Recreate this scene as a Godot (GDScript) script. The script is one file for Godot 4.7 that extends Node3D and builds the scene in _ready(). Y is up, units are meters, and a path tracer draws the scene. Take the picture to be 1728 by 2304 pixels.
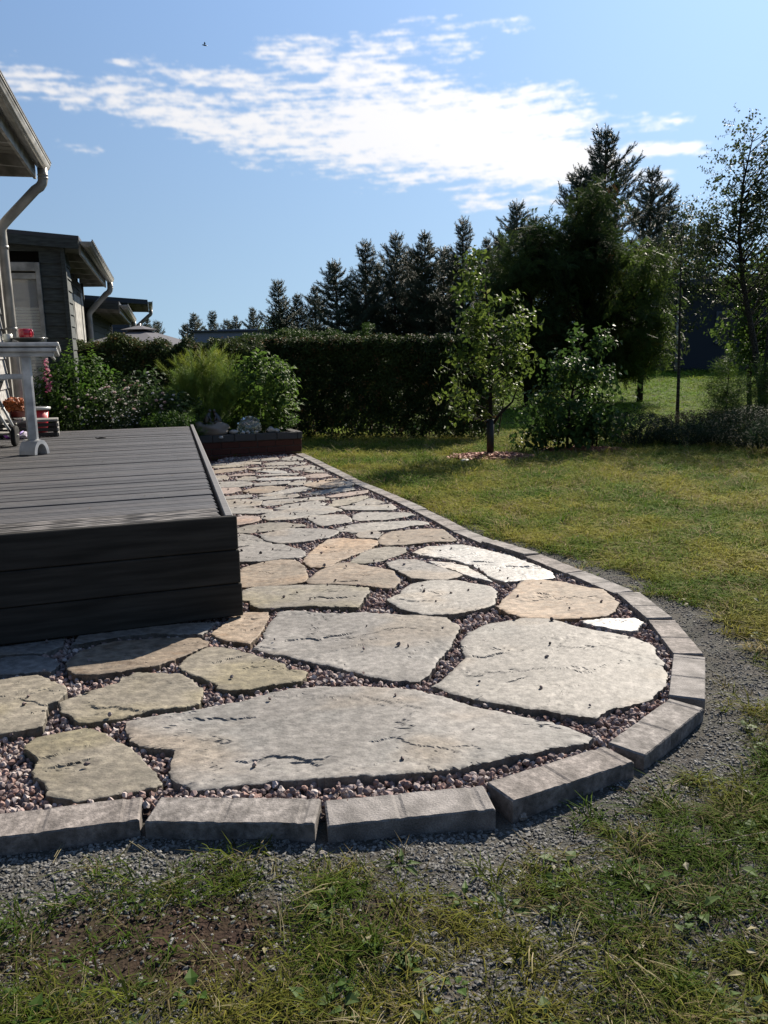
extends Node3D
# A garden in late summer: a flagstone path with a concrete edging curves round a weathered deck; lawn, hedge, shrubs, pines and a row of low houses beyond.

var rng := RandomNumberGenerator.new()
var taken := {}
var M := {}
var nz := FastNoiseLite.new()
var nzf := FastNoiseLite.new()
var stones: Array = []
var kerbs: Array = []
var path: MeshInstance3D
var kerb: MeshInstance3D


func rf(a: float, b: float) -> float:
	return rng.randf_range(a, b)


func rv() -> Vector3:
	return Vector3(rf(-1, 1), rf(-1, 1), rf(-1, 1))


# ---------------------------------------------------------------- naming and tagging
func numbered(called: String, parent: Node) -> String:
	var k := str(parent.get_instance_id()) + called
	taken[k] = taken.get(k, -1) + 1
	return called if taken[k] == 0 else "%s_%03d" % [called, taken[k]]


func put(o: Node3D, called: String, parent: Node) -> void:
	o.name = numbered(called, parent)
	parent.add_child(o, true)


func obj(called: String, m: Mesh, material: Material, parent: Node = null) -> MeshInstance3D:
	var o := MeshInstance3D.new()
	o.mesh = m
	o.material_override = material
	put(o, called, parent if parent else self)
	return o


func tag(o: Node3D, label: String, category: String, group := "") -> void:
	o.set_meta("label", label)
	o.set_meta("category", category)
	if group:
		o.set_meta("group", group)


func thing(called: String, label: String, category: String, at := Vector3.ZERO, turn := 0.0, group := "") -> Node3D:
	var o := Node3D.new()
	put(o, called, self)
	o.position = at
	o.rotation.y = turn
	tag(o, label, category, group)
	return o


func struct(o: Node3D) -> void:
	o.set_meta("kind", "structure")


func scatter(called: String, m: Mesh, material: Material, where: Array, tint: Array, parent: Node = null) -> MultiMeshInstance3D:
	var mm := MultiMesh.new()
	mm.transform_format = MultiMesh.TRANSFORM_3D
	mm.use_colors = true
	mm.mesh = m
	mm.instance_count = where.size()
	for i in where.size():
		mm.set_instance_transform(i, where[i])
		mm.set_instance_color(i, tint[i])
	var o := MultiMeshInstance3D.new()
	o.multimesh = mm
	o.material_override = material
	o.set_meta("kind", "stuff")
	put(o, called, parent if parent else self)
	return o


# ---------------------------------------------------------------- materials
func mat(c: Color, rough: float, spec := 0.5) -> StandardMaterial3D:
	var m := StandardMaterial3D.new()
	m.albedo_color = c.linear_to_srgb()
	m.roughness = rough
	m.metallic_specular = spec
	return m


func tinted(rough: float, spec := 0.5, through := 0.0) -> StandardMaterial3D:
	var m := mat(Color.WHITE, rough, spec)
	m.vertex_color_use_as_albedo = true
	if through > 0.0:
		m.backlight_enabled = true
		m.backlight = Color(through, through, through).linear_to_srgb()
	return m


func tex(seed_: int, freq: float, size: int, low: float, high: float, contrast := 1.0, kind := FastNoiseLite.TYPE_SIMPLEX_SMOOTH, fractal := FastNoiseLite.FRACTAL_FBM) -> ImageTexture:
	var n := FastNoiseLite.new()
	n.seed = seed_
	n.frequency = freq
	n.noise_type = kind
	n.fractal_type = fractal
	n.fractal_octaves = 5
	var im := n.get_seamless_image(size, size)
	im.convert(Image.FORMAT_L8)
	var d := im.get_data()
	for i in d.size():
		var v := clampf((d[i] / 255.0 - 0.5) * contrast + 0.5, 0.0, 1.0)
		d[i] = int(255.0 * lerpf(low, high, v))
	return ImageTexture.create_from_image(Image.create_from_data(size, size, false, Image.FORMAT_L8, d))


# a mottled grey with small dark pits and short scratches
func flecks(seed_: int, size: int) -> ImageTexture:
	var im := []
	for q in [[0.012, 5], [0.09, 3], [0.035, 4]]:
		var n := FastNoiseLite.new()
		n.seed = seed_ + im.size()
		n.frequency = q[0]
		n.fractal_octaves = q[1]
		var g := n.get_seamless_image(size, size)
		g.convert(Image.FORMAT_L8)
		im.append(g.get_data())
	var d := PackedByteArray()
	d.resize(size * size)
	for i in size * size:
		var v: float = 0.80 + 0.36 * (im[0][i] / 255.0 - 0.5) + 0.22 * (im[1][i] / 255.0 - 0.5)
		v *= 1.0 - 0.55 * smoothstep(0.66, 0.78, im[1][i] / 255.0 * 0.6 + im[2][i] / 255.0 * 0.4)
		d[i] = int(clampf(v, 0.0, 1.0) * 255.0)
	return ImageTexture.create_from_image(Image.create_from_data(size, size, false, Image.FORMAT_L8, d))


func tri_map(m: StandardMaterial3D, scale: Vector3, albedo: Texture2D, bump: Texture2D, cm: float, world := false) -> void:
	m.uv1_triplanar = true
	m.uv1_world_triplanar = world
	m.uv1_scale = scale
	m.uv1_triplanar_sharpness = 4.0
	if albedo:
		m.albedo_texture = albedo
	if bump:
		m.heightmap_enabled = true
		m.heightmap_texture = bump
		m.heightmap_scale = cm


# ---------------------------------------------------------------- shapes
func newst(smooth := false) -> SurfaceTool:
	var st := SurfaceTool.new()
	st.begin(Mesh.PRIMITIVE_TRIANGLES)
	st.set_smooth_group(0 if smooth else -1)
	return st


func done(st: SurfaceTool) -> ArrayMesh:
	st.generate_normals()
	return st.commit()


func tri(st: SurfaceTool, a: Vector3, b: Vector3, c: Vector3, out: Vector3) -> void:
	st.add_vertex(a)
	if (b - a).cross(c - a).dot(out) > 0.0:
		st.add_vertex(c)
		st.add_vertex(b)
	else:
		st.add_vertex(b)
		st.add_vertex(c)


func quad(st: SurfaceTool, a: Vector3, b: Vector3, c: Vector3, d: Vector3, out: Vector3) -> void:
	tri(st, a, b, c, out)
	tri(st, a, c, d, out)


func box(st: SurfaceTool, xf: Transform3D, size: Vector3, bev := 0.0) -> void:
	var h := size / 2.0
	var at := func(s: Array, ax: int) -> Vector3:
		var v := Vector3()
		for k in 3:
			v[k] = s[k] * (h[k] - (0.0 if k == ax else bev))
		return xf * v
	for ax in 3:
		var b := (ax + 1) % 3
		var c := (ax + 2) % 3
		for s in [-1, 1]:
			var out := Vector3()
			out[ax] = s
			var p := []
			for q in [[-1, -1], [1, -1], [1, 1], [-1, 1]]:
				var t := [0, 0, 0]
				t[ax] = s
				t[b] = q[0]
				t[c] = q[1]
				p.append(at.call(t, ax))
			quad(st, p[0], p[1], p[2], p[3], xf.basis * out)
			if bev > 0.0:
				for s2 in [-1, 1]:
					var t1 := [0, 0, 0]
					t1[ax] = s
					t1[b] = s2
					t1[c] = -1
					var t2 := t1.duplicate()
					t2[c] = 1
					var o2 := Vector3()
					o2[ax] = s
					o2[b] = s2
					quad(st, at.call(t1, ax), at.call(t2, ax), at.call(t2, b), at.call(t1, b), xf.basis * o2)
	if bev > 0.0:
		for i in 8:
			var s := [1 if i & 1 else -1, 1 if i & 2 else -1, 1 if i & 4 else -1]
			tri(st, at.call(s, 0), at.call(s, 1), at.call(s, 2), xf.basis * Vector3(s[0], s[1], s[2]))


func boxm(size: Vector3, bev := 0.0, xf := Transform3D()) -> ArrayMesh:
	var st := newst()
	box(st, xf, size, bev)
	return done(st)


# a box between two points, its width across and its height along up
func bar(st: SurfaceTool, a: Vector3, b: Vector3, w: float, h: float, up := Vector3.UP, bev := 0.0) -> void:
	var z := (b - a).normalized()
	var x := up.cross(z).normalized()
	box(st, Transform3D(Basis(x, z.cross(x), z), (a + b) / 2.0), Vector3(w, h, a.distance_to(b)), bev)


func tube(st: SurfaceTool, pts: Array, radii: Array, sides := 8, cap := true) -> void:
	var rings := []
	var x := Vector3.ZERO
	for i in pts.size():
		var d: Vector3 = (pts[mini(i + 1, pts.size() - 1)] - pts[maxi(i - 1, 0)]).normalized()
		if x == Vector3.ZERO:
			x = d.cross(Vector3(0.13, 0.31, 0.94)).normalized()
		x = (x - d * x.dot(d)).normalized()
		var y := d.cross(x)
		var ring := []
		for k in sides:
			var a := TAU * k / sides
			ring.append(pts[i] + (x * cos(a) + y * sin(a)) * radii[i])
		rings.append(ring)
	for i in pts.size() - 1:
		for k in sides:
			var n := (k + 1) % sides
			var out: Vector3 = rings[i][k] + rings[i][n] - pts[i] * 2.0
			quad(st, rings[i][k], rings[i][n], rings[i + 1][n], rings[i + 1][k], out)
	if cap:
		for e in [0, pts.size() - 1]:
			var out: Vector3 = pts[e] - pts[1 if e == 0 else e - 1]
			for k in sides:
				tri(st, pts[e], rings[e][k], rings[e][(k + 1) % sides], out)


# profile: [radius, height, radius, height, ...] from the bottom up the outside
func lathe(st: SurfaceTool, profile: Array, xf := Transform3D(), sides := 24) -> void:
	var n := profile.size() / 2
	for i in n - 1:
		var r0: float = profile[2 * i]
		var y0: float = profile[2 * i + 1]
		var r1: float = profile[2 * i + 2]
		var y1: float = profile[2 * i + 3]
		for k in sides:
			var a := TAU * k / sides
			var b := TAU * (k + 1) / sides
			var m := (a + b) / 2
			var out := Vector3(cos(m) * (y1 - y0), r0 - r1, sin(m) * (y1 - y0))
			var p := [Vector3(r0 * cos(a), y0, r0 * sin(a)), Vector3(r0 * cos(b), y0, r0 * sin(b)), Vector3(r1 * cos(b), y1, r1 * sin(b)), Vector3(r1 * cos(a), y1, r1 * sin(a))]
			if r0 > 0.0:
				tri(st, xf * p[0], xf * p[1], xf * p[2], xf.basis * out)
			if r1 > 0.0:
				tri(st, xf * p[0], xf * p[2], xf * p[3], xf.basis * out)


# a lump: a subdivided octahedron pushed in and out by noise
func lump(st: SurfaceTool, xf: Transform3D, seed_: int, rough: float, n := 3) -> void:
	var f := FastNoiseLite.new()
	f.seed = seed_
	f.frequency = 0.9
	f.fractal_octaves = 3
	var at := func(v: Vector3) -> Vector3:
		var u := v.normalized()
		return xf * (u * (1.0 + rough * f.get_noise_3dv(u * 1.3)))
	for i in 8:
		var a := Vector3(1 if i & 1 else -1, 0, 0)
		var b := Vector3(0, 1 if i & 2 else -1, 0)
		var c := Vector3(0, 0, 1 if i & 4 else -1)
		for r in n:
			for s in n - r:
				var p := func(u: int, w: int) -> Vector3:
					return a * float(n - u - w) + b * float(u) + c * float(w)
				var p0: Vector3 = at.call(p.call(r, s))
				var p1: Vector3 = at.call(p.call(r + 1, s))
				var p2: Vector3 = at.call(p.call(r, s + 1))
				tri(st, p0, p1, p2, p0 - xf.origin)
				if r + s < n - 1:
					var p3: Vector3 = at.call(p.call(r + 1, s + 1))
					tri(st, p1, p2, p3, p1 - xf.origin)


func lumpm(size: Vector3, seed_: int, rough := 0.5, n := 3, smooth := false) -> ArrayMesh:
	var st := newst(smooth)
	lump(st, Transform3D(Basis.from_scale(size), Vector3.ZERO), seed_, rough, n)
	return done(st)


# a flat outline [Vector2 (x, y)] drawn out along z
func prism(st: SurfaceTool, poly: PackedVector2Array, z0: float, z1: float, xf := Transform3D()) -> void:
	var ids := Geometry2D.triangulate_polygon(poly)
	for i in range(0, ids.size(), 3):
		for z in [z0, z1]:
			var p := []
			for k in 3:
				p.append(xf * Vector3(poly[ids[i + k]].x, poly[ids[i + k]].y, z))
			tri(st, p[0], p[1], p[2], xf.basis * Vector3(0, 0, 1 if z == z1 else -1) * signf(z1 - z0))
	var turn := 1.0 if not Geometry2D.is_polygon_clockwise(poly) else -1.0
	for i in poly.size():
		var a := poly[i]
		var b := poly[(i + 1) % poly.size()]
		var out := Vector3(b.y - a.y, a.x - b.x, 0) * turn
		quad(st, xf * Vector3(a.x, a.y, z0), xf * Vector3(b.x, b.y, z0), xf * Vector3(b.x, b.y, z1), xf * Vector3(a.x, a.y, z1), xf.basis * out)


func along(y: Vector3, spin := 0.0, scale := 1.0) -> Basis:
	var u := y.normalized()
	var x := u.cross(Vector3(0.2, 0.35, 0.91) if absf(u.z) < 0.9 else Vector3.RIGHT).normalized()
	x = x.rotated(u, spin)
	return Basis(x, u, x.cross(u)).scaled_local(Vector3.ONE * scale)


# ---------------------------------------------------------------- leaves
func leaf(st: SurfaceTool, p: Vector3, d: Vector3, up: Vector3, l: float, w: float, fold := 0.12, drop := 0.25) -> void:
	var side := d.cross(up).normalized()
	var n := side.cross(d).normalized()
	var m := p + d * l * 0.45
	var a := m + side * w / 2.0 + n * w * fold
	var b := m - side * w / 2.0 + n * w * fold
	var t := p + d * l - n * l * drop
	tri(st, p, a, m, n)
	tri(st, p, b, m, n)
	tri(st, a, t, m, n)
	tri(st, b, t, m, n)


func spray(count: int, twig: float, l: float, w: float, spread := 0.9, seed_ := 1, drop := 0.25, twig_r := 0.0) -> ArrayMesh:
	var st := newst()
	var r := RandomNumberGenerator.new()
	r.seed = seed_
	for i in count:
		var t := (i + 0.6) / count
		var a := i * 2.4 + r.randf_range(-0.4, 0.4)
		var d := (Vector3(cos(a), 0, sin(a)) * spread + Vector3.UP * r.randf_range(0.3, 0.8)).normalized()
		var n := (Vector3.UP - d * d.y + Vector3(r.randf_range(-0.5, 0.5), 0, r.randf_range(-0.5, 0.5))).normalized()
		var k := r.randf_range(0.7, 1.15)
		leaf(st, Vector3(0, t * twig, 0) + d * l * 0.15, d, n, l * k, w * k, 0.12, drop)
	if twig_r > 0.0:
		tube(st, [Vector3.ZERO, Vector3(0, twig, 0)], [twig_r, twig_r * 0.5], 3, false)
	return done(st)


func pinnate(count: int, twig: float, l: float, seed_ := 1) -> ArrayMesh:
	var st := newst()
	var r := RandomNumberGenerator.new()
	r.seed = seed_
	for i in count:
		var a := i * 2.4 + r.randf_range(-0.4, 0.4)
		var d := (Vector3(cos(a), 0, sin(a)) + Vector3.UP * r.randf_range(0.1, 0.6)).normalized()
		var up := (Vector3.UP - d * d.y).normalized()
		var side := d.cross(up)
		var o := Vector3(0, twig * i / count, 0)
		for k in 6:
			var c := o + d * l * (0.25 + 0.15 * k) - up * l * 0.012 * k * k
			for s in [-1.0, 1.0]:
				var e: Vector3 = (side * s + d * 0.45 - up * 0.2).normalized()
				var q: Vector3 = c + e * l * 0.33
				tri(st, c, q, c + e * l * 0.16 + d * l * 0.06, up)
				tri(st, c, q, c + e * l * 0.16 - d * l * 0.05, up)
	return done(st)


# a pine shoot: needles all round a twig along y
func shoot(l: float, needles: int, nl: float, nw: float, seed_: int) -> ArrayMesh:
	var st := newst()
	var r := RandomNumberGenerator.new()
	r.seed = seed_
	for i in needles:
		var a := i * 2.39996
		var d := (Vector3(cos(a), 0, sin(a)) + Vector3.UP * r.randf_range(0.5, 1.3)).normalized()
		var side := d.cross(Vector3.UP).normalized()
		var o := Vector3(0, l * i / needles, 0)
		tri(st, o - side * nw / 2, o + side * nw / 2, o + d * nl, Vector3.UP)
	tube(st, [Vector3.ZERO, Vector3(0, l, 0)], [0.012, 0.006], 3, false)
	return done(st)


func tuft(blades: int, h: float, w: float, lean: float, wide: float, seed_: int) -> ArrayMesh:
	var st := newst()
	var r := RandomNumberGenerator.new()
	r.seed = seed_
	for i in blades:
		var a := r.randf_range(0, TAU)
		var o := Vector3(r.randf_range(-wide, wide), -0.006, r.randf_range(-wide, wide))
		var out := Vector3(cos(a), 0, sin(a))
		var side := Vector3(-sin(a), 0, cos(a)).rotated(Vector3.UP, r.randf_range(-0.9, 0.9))
		var k := r.randf_range(0.5, 1.2)
		var f := lean * r.randf_range(0.35, 1.5)
		var p1 := o + Vector3.UP * h * k * 0.5 + out * h * k * 0.28 * f
		var p2 := o + Vector3.UP * h * k * (0.95 - 0.25 * minf(f, 1.6)) + out * h * k * 0.85 * f
		var hw := side * w / 2.0
		tri(st, o - hw, o + hw, p1 + hw * 0.8, Vector3.UP)
		tri(st, o - hw, p1 - hw * 0.8, p1 + hw * 0.8, Vector3.UP)
		tri(st, p1 - hw * 0.8, p1 + hw * 0.8, p2, Vector3.UP)
	return done(st)


# ---------------------------------------------------------------- ground
func seg_dist(p: Vector2, a: Vector2, b: Vector2) -> float:
	return p.distance_to(Geometry2D.get_closest_point_to_segment(p, a, b))


var edge_line := PackedVector2Array()   # the middle line of the edging, from the left near end to the planter (x, depth)
var inner := PackedVector2Array()       # the path's outline (x, depth)


func edge_dist(p: Vector2) -> float:
	var best := 1e9
	for i in edge_line.size() - 1:
		best = minf(best, seg_dist(p, edge_line[i], edge_line[i + 1]))
	return best


func rise(x: float, d: float) -> float:
	return 0.042 * maxf(0.0, d - 12.8) * smoothstep(0.5, 5.0, x) * (1.0 - smoothstep(40.0, 90.0, d))


func lay(x: float, d: float) -> float:
	return -0.046 + rise(x, d) + 0.006 * nz.get_noise_2d(x * 60.0, d * 60.0) + 0.016 * nz.get_noise_2d(x * 30.0, d * 30.0)


# how much grass grows at a place, 0 to 1, and how brown the soil is there
func growth(x: float, d: float) -> Vector2:
	var p := Vector2(x, d)
	var e := edge_dist(p) if d < 10.5 else 9.0
	var n := nz.get_noise_2d(x * 55.0, d * 55.0)
	var n2 := nz.get_noise_2d(x * 18.0 + 40.0, d * 18.0)
	var side := smoothstep(0.2, 1.4, x) * (1.0 - smoothstep(3.0, 5.5, d))
	var far := smoothstep(4.5, 6.5, d)
	var start := lerpf(lerpf(0.13, 0.16, side), 0.08, far)
	var g := smoothstep(start, start + lerpf(0.20, 0.08, far), e + 0.20 * n * (1.0 - far * 0.6) + 0.10 * n2 * (1.0 - far))
	if d < 3.4:
		g *= clampf(lerpf(0.85 + 0.9 * n2, 1.0, smoothstep(0.8, 1.6, x) * smoothstep(2.4, 3.4, d)), 0.0, 1.0)
	var patch := 1.0 - smoothstep(0.10, 0.21, Vector2((x + 0.45) * 0.62, d - 1.33).length() + 0.06 * n)
	patch = maxf(patch, 1.0 - smoothstep(0.04, 0.09, Vector2((x + 0.02) * 0.7, d - 1.40).length() + 0.04 * n))
	return Vector2(clampf(g * (1.0 - 0.9 * patch), 0.0, 1.0), clampf(patch + smoothstep(0.3, 0.9, e) * 0.7, 0.0, 1.0))


func ground_sheet(st: SurfaceTool, x0: float, x1: float, d0: float, d1: float, step: float, hole: Rect2) -> void:
	var nx := int(round((x1 - x0) / step))
	var nd := int(round((d1 - d0) / step))
	var tone := func(x: float, d: float) -> Color:
		var g := growth(x, d)
		var k := 0.8 + 0.35 * nz.get_noise_2d(x * 80.0, d * 80.0)
		var soil := Color(0.080, 0.077, 0.068).lerp(Color(0.045, 0.031, 0.021), g.y)
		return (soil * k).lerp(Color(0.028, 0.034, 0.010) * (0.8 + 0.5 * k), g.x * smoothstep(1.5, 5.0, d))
	for i in nx:
		for j in nd:
			var x := x0 + i * step
			var d := d0 + j * step
			if hole.has_area() and hole.encloses(Rect2(x, d, step, step).grow(-1e-4)):
				continue
			var p := []
			for q in [[0, 0], [1, 0], [1, 1], [0, 1]]:
				var a: float = x + q[0] * step
				var b: float = d + q[1] * step
				p.append(Vector3(a, lay(a, b), -b))
			for t in [[0, 1, 2], [0, 2, 3]]:
				var v := [p[t[0]], p[t[1]], p[t[2]]]
				if (v[1] - v[0]).cross(v[2] - v[0]).y > 0.0:
					v = [v[0], v[2], v[1]]
				for q in v:
					st.set_color(tone.call(q.x, -q.z))
					st.add_vertex(q)


# ---------------------------------------------------------------- the path
const STONE := {
	"G": [Vector3(0.214, 0.201, 0.184), 0.74], "L": [Vector3(0.238, 0.222, 0.196), 0.70], "W": [Vector3(0.38, 0.365, 0.335), 0.55], "P": [Vector3(0.305, 0.236, 0.170), 0.78],
	"B": [Vector3(0.235, 0.185, 0.135), 0.78], "O": [Vector3(0.205, 0.185, 0.150), 0.78], "Y": [Vector3(0.232, 0.206, 0.160), 0.8], "R": [Vector3(0.270, 0.205, 0.172), 0.75]}


func strata(x: float, d: float, k: float) -> float:
	var w := nzf.get_noise_2d(x * 90.0, d * 90.0) * 0.02
	var f := (nz.get_noise_2d(x * 22.0 + k * 31.0 + w * 60.0, d * 46.0 + k * 17.0 + w * 90.0) + 0.5 * nz.get_noise_2d(x * 10.0 - k * 9.0, d * 16.0)) * 1.5
	var fl := floorf(f)
	return 0.0024 * (fl + smoothstep(0.0, 0.035, f - fl)) + 0.00012 * nzf.get_noise_2d(x * 90.0, d * 170.0)


func stone(kind: String, flat: Array) -> void:
	var k := stones.size()
	var pts := PackedVector2Array()
	for i in range(0, flat.size(), 2):
		pts.append(Vector2(flat[i], flat[i + 1]))
	stones.append(pts)
	var c := Vector2()
	var area := 0.0
	for i in pts.size():
		var a := pts[i]
		var b := pts[(i + 1) % pts.size()]
		var w := a.cross(b)
		area += w / 2.0
		c += (a + b) * w / 6.0
	c /= area
	var step := clampf(c.y * 0.0028, 0.0062, 0.030)
	# the outline, broken a little
	var edge := PackedVector2Array()
	for i in pts.size():
		var a := pts[i]
		var b := pts[(i + 1) % pts.size()]
		var n := maxi(1, int(a.distance_to(b) / step))
		for j in n:
			var p := a.lerp(b, float(j) / n)
			p += Vector2(nzf.get_noise_2d(p.x * 160.0, p.y * 160.0), nzf.get_noise_2d(p.x * 160.0 + 90.0, p.y * 160.0)) * 0.005 + Vector2(nzf.get_noise_2d(p.x * 40.0, p.y * 40.0), nzf.get_noise_2d(p.x * 40.0 + 90.0, p.y * 40.0)) * 0.010
			edge.append(p)
	var reach := 0.0
	for p in edge:
		reach = maxf(reach, p.distance_to(c))
	var rings := clampi(int(reach / step * 0.85), 5, 64)
	var turn := rf(-0.35, 0.35)
	var tilt := Vector2(rf(-0.012, 0.012), rf(-0.012, 0.012))
	var lift := -0.007 + rf(-0.003, 0.004)
	var base: Vector3 = STONE[kind][0] * rf(0.93, 1.07)
	var back := Basis(Vector3.UP, -turn)
	# cracks where a layer has flaked off: middle, direction, half length, depth
	var cracks := []
	for i in int(clampf(absf(area) * 11.0 + rf(0.0, 0.7), 0.0, 4.0)):
		var p := c.lerp(edge[rng.randi() % edge.size()], rf(0.30, 0.92))
		cracks.append([p, Vector2.from_angle(rf(-0.55, 0.55)), rf(0.03, 0.13) * (1.0 + absf(area)), rf(0.002, 0.006), rf(0.02, 0.10)])
	var st := newst(true)
	var spot := func(i: int, t: float) -> Vector3:
		var p: Vector2 = c.lerp(edge[i % edge.size()], t)
		var y := lift + (p - c).dot(tilt) + strata(p.x, p.y, k) - 0.004 * smoothstep(0.982, 1.0, t) * (0.6 + 0.8 * absf(nzf.get_noise_2d(p.x * 70.0, p.y * 70.0)))
		for q in cracks:
			var v: Vector2 = p - q[0]
			var s: float = v.dot(q[1])
			if absf(s) < q[2]:
				var far: float = -v.cross(q[1]) * -1.0 + 0.035 * nzf.get_noise_2d(p.x * 26.0 + k, 3.0) * q[2] / 0.12 + 0.008 * nzf.get_noise_2d(p.x * 140.0, p.y * 140.0)
				y -= q[3] * smoothstep(0.0, 0.0025, far) * exp(-far / q[4]) * (1.0 - smoothstep(0.55, 1.0, absf(s) / q[2])) if far > 0.0 else 0.0
		return back * Vector3(p.x - c.x, y, c.y - p.y)
	var tone := func(v: Vector3) -> Color:
		var q := back.inverse() * v
		var x := q.x + c.x + k * 3.0
		var d := c.y - q.z
		var n := nz.get_noise_2d(x * 30.0, d * 45.0)
		var s := smoothstep(0.05, 0.5, nz.get_noise_2d(x * 22.0 + 50.0, d * 30.0))
		var warm := Vector3(1.10, 0.99, 0.86)
		var cool := Vector3(0.88, 0.90, 0.91)
		if kind == "Y" or kind == "O":
			warm = Vector3(1.0, 0.975, 0.80)
		var v3 := base * (0.98 + 0.36 * n) * Vector3.ONE.lerp(warm, s)
		v3 *= Vector3.ONE.lerp(cool, smoothstep(0.1, 0.5, nz.get_noise_2d(x * 26.0 - 70.0, d * 26.0)))
		if kind == "P" or kind == "B":
			v3 *= Vector3.ONE.lerp(Vector3(0.72, 0.66, 0.60), smoothstep(0.12, 0.42, nzf.get_noise_2d(x * 40.0, d * 60.0)))
		return Color(v3.x, v3.y, v3.z)
	var ts := [0.0]
	for r in range(1, rings):
		ts.append(0.965 * r / (rings - 1.0))
	ts.append(0.992)
	ts.append(1.0)
	var last := []
	var last_c := []
	for r in ts.size():
		var ring := []
		var ring_c := []
		for i in edge.size():
			ring.append(spot.call(i, ts[r]))
			ring_c.append(tone.call(ring[i]))
		if r > 0:
			for i in edge.size():
				var j := (i + 1) % edge.size()
				var vs := [last[i], last[j], ring[i], ring[j]]
				var cs := [last_c[i], last_c[j], ring_c[i], ring_c[j]]
				for t in ([[0, 2, 3], [0, 3, 1]] if r > 1 else [[0, 2, 3]]):
					var up: Vector3 = (vs[t[1]] - vs[t[0]]).cross(vs[t[2]] - vs[t[0]])
					if up.y > 0.0:
						t = [t[0], t[2], t[1]]
					# a steep face is the broken edge of a layer: it keeps its own normal
					st.set_smooth_group(-1 if absf(up.y) < 0.88 * up.length() else 0)
					for q in t:
						st.set_color(cs[q])
						st.add_vertex(vs[q])
		last = ring
		last_c = ring_c
	st.set_smooth_group(-1)
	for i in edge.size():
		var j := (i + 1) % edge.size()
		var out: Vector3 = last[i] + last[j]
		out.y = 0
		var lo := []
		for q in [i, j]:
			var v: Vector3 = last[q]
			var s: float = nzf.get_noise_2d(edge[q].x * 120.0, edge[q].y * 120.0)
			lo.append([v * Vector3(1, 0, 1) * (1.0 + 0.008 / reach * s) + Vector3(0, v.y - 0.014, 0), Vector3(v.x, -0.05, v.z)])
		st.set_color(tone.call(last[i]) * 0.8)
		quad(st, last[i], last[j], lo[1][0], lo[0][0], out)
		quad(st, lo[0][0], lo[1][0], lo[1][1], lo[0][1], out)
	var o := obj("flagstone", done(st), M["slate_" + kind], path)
	o.position = Vector3(c.x, 0, -c.y)
	o.rotation.y = turn


func kerb_block(x: float, d: float, deg: float) -> void:
	var k := kerbs.size()
	kerbs.append(Vector3(x, d, deg))
	var l := 0.388
	var w := 0.1055
	var near := d < 4.5
	var st := newst(false)
	var stops := [0.0, 0.012]
	for g in [0.44, 0.915]:
		for e in [-0.03, -0.012, 0.012, 0.03]:
			stops.append(g + e)
	var n := 26 if near else 6
	for i in n:
		stops.append(0.03 + 0.94 * i / (n - 1.0))
	stops.append(0.988)
	stops.append(1.0)
	stops.sort()
	var cross := [[-0.5, 0.0, -0.085], [-0.5, -0.004, 0.0], [-0.478, 0.0, 0.0], [-0.25, 0.0, 0.0], [0.0, 0.0, 0.0], [0.25, 0.0, 0.0], [0.478, 0.0, 0.0], [0.5, -0.004, 0.0], [0.5, 0.0, -0.085]]
	var ring := []
	for t in stops:
		var row := []
		var groove := 0.0
		for g in [0.44, 0.915]:
			groove = maxf(groove, 1.0 - smoothstep(0.012, 0.03, absf(t - g)))
		var end := 0.004 * (1.0 - smoothstep(0.0, 0.012, minf(t, 1.0 - t)))
		for q in cross:
			var p := Vector3((t - 0.5) * l, q[2] + q[1] - (0.0025 * groove + end if q[2] == 0.0 else 0.0), q[0] * w)
			var chip := nzf.get_noise_3d((p.x + k) * 150.0, p.y * 150.0, p.z * 150.0)
			p.y += 0.0012 * chip * (2.0 if absf(q[0]) > 0.47 else 0.6)
			if absf(q[0]) >= 0.5:
				p.z -= signf(q[0]) * 0.002 * maxf(0.0, nzf.get_noise_2d((p.x + k) * 90.0, q[0] * 50.0) * 2.0)
			row.append(p)
		ring.append(row)
	for i in ring.size() - 1:
		for j in cross.size() - 1:
			var out := Vector3(0, 1, 0) if j > 0 and j < cross.size() - 2 else Vector3(0, 0, cross[j][0])
			quad(st, ring[i][j], ring[i + 1][j], ring[i + 1][j + 1], ring[i][j + 1], out)
	for e in [0, ring.size() - 1]:
		for j in range(1, cross.size() - 1):
			tri(st, ring[e][0], ring[e][j], ring[e][j + 1], Vector3(-1 if e == 0 else 1, 0, 0))
	var o := obj("kerb_block", done(st), M["concrete_%d" % (k % 3)], kerb)
	o.position = Vector3(x, rf(-0.003, 0.003), -d)
	o.rotation = Vector3(rf(-0.02, 0.02), deg_to_rad(deg), rf(-0.008, 0.008))
	if k == 12:
		o.rotation.x = 0.06
		o.position.y = 0.008


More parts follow.
